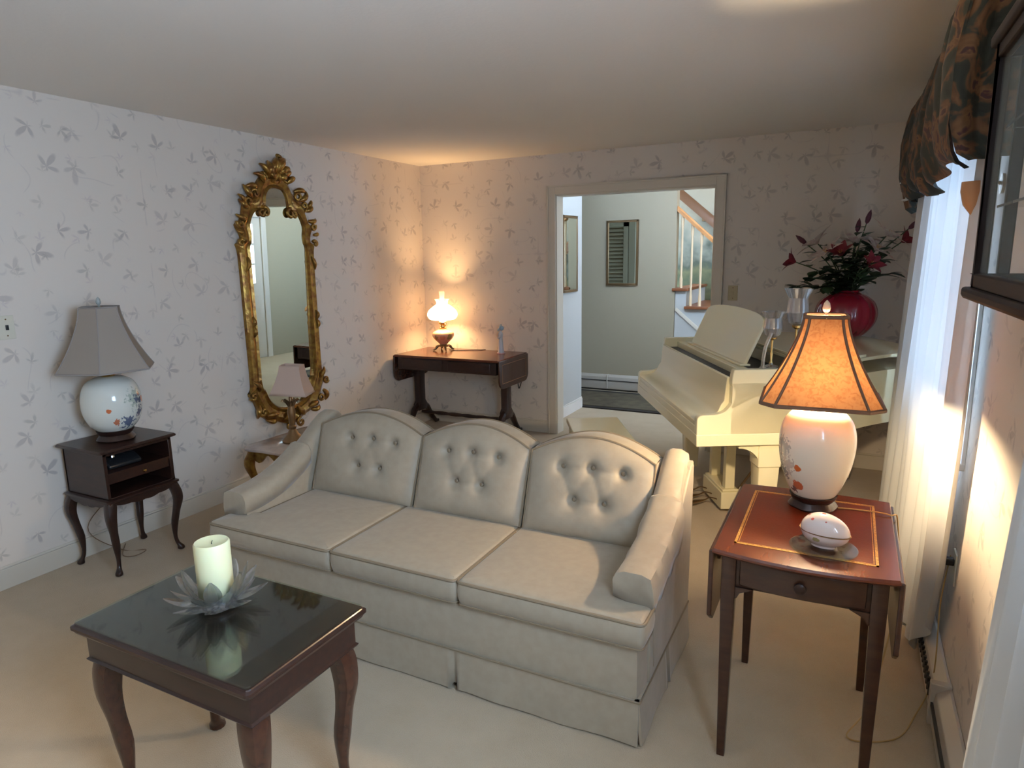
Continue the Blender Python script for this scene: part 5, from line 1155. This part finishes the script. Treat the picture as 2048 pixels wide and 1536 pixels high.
# flowers: each stem is a thing of its own
rnd = random.Random(7)
def flat_leaf(L_, w, M, curl=0.3):
    rings = []
    for i in range(6):
        t = i / 5; ww = w * sin(pi * min(0.98, 0.06 + 0.92 * t)) + 0.0006; z = -curl * L_ * t * t * 0.5
        rings.append([(L_ * t, ww, z + 0.006 * (ww / w)), (L_ * t, 0, z), (L_ * t, -ww, z + 0.006 * (ww / w)), (L_ * t, 0, z + 0.0016)])
    return MB().loft(rings).xf(M)
def aim(p, az, el, roll=0): return Matrix.Translation(p) @ Matrix.Rotation(az, 4, 'Z') @ Matrix.Rotation(-el, 4, 'Y') @ Matrix.Rotation(roll, 4, 'X')
def stem_path(tip):
    b_ = Vector((VP[0] + tip[0] * 0.12, VP[1] + tip[1] * 0.12, VP[2] + 0.27)); t = Vector(VP) + Vector(tip)
    mid = (b_ + t) / 2 + Vector((-tip[0] * 0.12, -tip[1] * 0.12, 0.03)); return catmull([tuple(b_), tuple(mid), tuple(t)], 6)
def flower(name, label, tip, kind, group):
    r = root(name, label, 'flower', (0, 0, 0), 0, group)
    P = stem_path(tip); MB().tube(P, 0.0035, 6).build('stem', STEMG, r)
    p = Vector(P[-1]); d = (p - Vector(P[-4])).normalized(); az0 = math.atan2(d.y, d.x); el0 = math.asin(max(-1, min(1, d.z)))
    M = aim(p, az0, el0 - pi / 2 + 0.0)
    bl = MB(); n = 6 if kind != 'bud' else 3
    if kind == 'bud':
        MB().lathe([(0.002, 0), (0.013, 0.015), (0.017, 0.04), (0.012, 0.07), (0.001, 0.095)], (0, 0, 0), 10).xf(M).build('bud', BUDR, r)
    else:
        L_ = 0.14 if kind == 'white' else 0.10; op = 0.55 if kind == 'white' else 0.95
        for k in range(6):
            bl.merge(flat_leaf(L_, 0.033 if k % 2 else 0.025, M @ Matrix.Rotation(2 * pi * k / 6, 4, 'Z') @ Matrix.Rotation(-op - (0.1 if k % 2 else 0), 4, 'Y'), 0.7))
        bl.build('blossom', PETALW if kind == 'white' else PETALR, r)
        stn = MB()
        for k in range(5):
            a = 2 * pi * k / 5; stn.merge(MB().tube([tuple(M @ Vector((0, 0, 0))), tuple(M @ Vector((0.012 * cos(a), 0.012 * sin(a), 0.045)))], 0.0012, 5))
        stn.build('stamens', GOLDLINE, r)
    lvs = MB()
    for j in range(5):
        q = P[min(len(P) - 2, 3 + j * 2)]; lvs.merge(flat_leaf(0.08 + 0.03 * rnd.random(), 0.024, aim(q, rnd.random() * 6.28, 0.1 + 0.5 * rnd.random())))
    lvs.build('leaves', LEAFG, r)
# (right, depth, height) relative to the vase; right is along the back wall
spec = [('lily', 'white', (-0.20, 0.02, 0.62), 'white-pink lily at the left of the vase bouquet, below the tall pale bud'), ('lily', 'white', (-0.13, -0.06, 0.55), 'white-pink lily low in the left middle of the vase bouquet'), ('lily', 'white', (0.20, 0.0, 0.66), 'white-yellow lily at the upper right of the vase bouquet'),
        ('lily', 'white', (0.03, 0.05, 0.61), 'half-hidden white lily in the centre of the vase bouquet'), ('lily', 'white', (0.14, -0.06, 0.57), 'white lily just inside the upper right one in the vase bouquet'),
        ('lily', 'red', (-0.33, 0.0, 0.50), 'dark red lily at the far left of the vase bouquet'), ('lily', 'red', (0.29, 0.02, 0.62), 'dark red lily at the far right of the vase bouquet'), ('lily', 'red', (0.11, -0.10, 0.47), 'large dark red lily low in the middle of the vase bouquet, over the vase mouth'),
        ('lily', 'red', (-0.05, -0.10, 0.54), 'dark red lily in the upper left centre of the vase bouquet'),
        ('lily_bud', 'bud', (-0.27, 0.0, 0.62), 'maroon lily bud at the left edge of the vase bouquet, above the red lily'), ('lily_bud', 'bud', (0.08, 0.0, 0.74), 'tallest maroon lily bud at the top of the vase bouquet'), ('lily_bud', 'bud', (0.32, 0.0, 0.70), 'maroon lily bud reaching furthest out at the upper right of the bouquet'), ('lily_bud', 'bud', (0.03, 0.05, 0.69), 'second tall maroon lily bud beside the tallest one')]
for nm_, kd, tp, lb in spec:
    flower(nm_, lb, tp, kd, 'lilies in the cranberry vase')
def sprig(tip, lb):
    r = root('leaf_sprig', lb, 'foliage', (0, 0, 0), 0, 'green sprigs in the cranberry vase')
    P = stem_path(tip); MB().tube(P, 0.003, 6).build('stem', STEMG, r); m = MB()
    for j in range(24):
        q = P[min(len(P) - 1, 3 + (j * 5) // 12)]; m.merge(flat_leaf(0.07 + 0.04 * rnd.random(), 0.034, aim(q, rnd.random() * 6.28, -0.3 + 0.9 * rnd.random())))
    m.build('leaves', LEAFG, r)
for tp, lb in (((-0.34, 0.0, 0.33), 'drooping green sprig at the lower left of the vase bouquet'), ((-0.24, -0.08, 0.40), 'broad green sprig above the drooping left one in the bouquet'), ((-0.15, -0.10, 0.46), 'dense green sprig under the left white lilies'), ((0.0, -0.12, 0.50), 'dark green sprig in the centre of the bouquet'),
               ((0.10, 0.05, 0.60), 'tall green sprig behind the centre of the bouquet'), ((0.20, -0.05, 0.53), 'green sprig under the right white lily'), ((0.24, -0.05, 0.42), 'green sprig reaching right at the lower side of the bouquet'), ((-0.12, -0.14, 0.34), 'low green sprig hanging over the left of the vase mouth'), ((0.05, 0.08, 0.55), 'small green sprig at the back of the bouquet'), ((-0.05, 0.0, 0.56), 'green sprig rising left of the centre of the bouquet')):
    sprig(tp, lb)
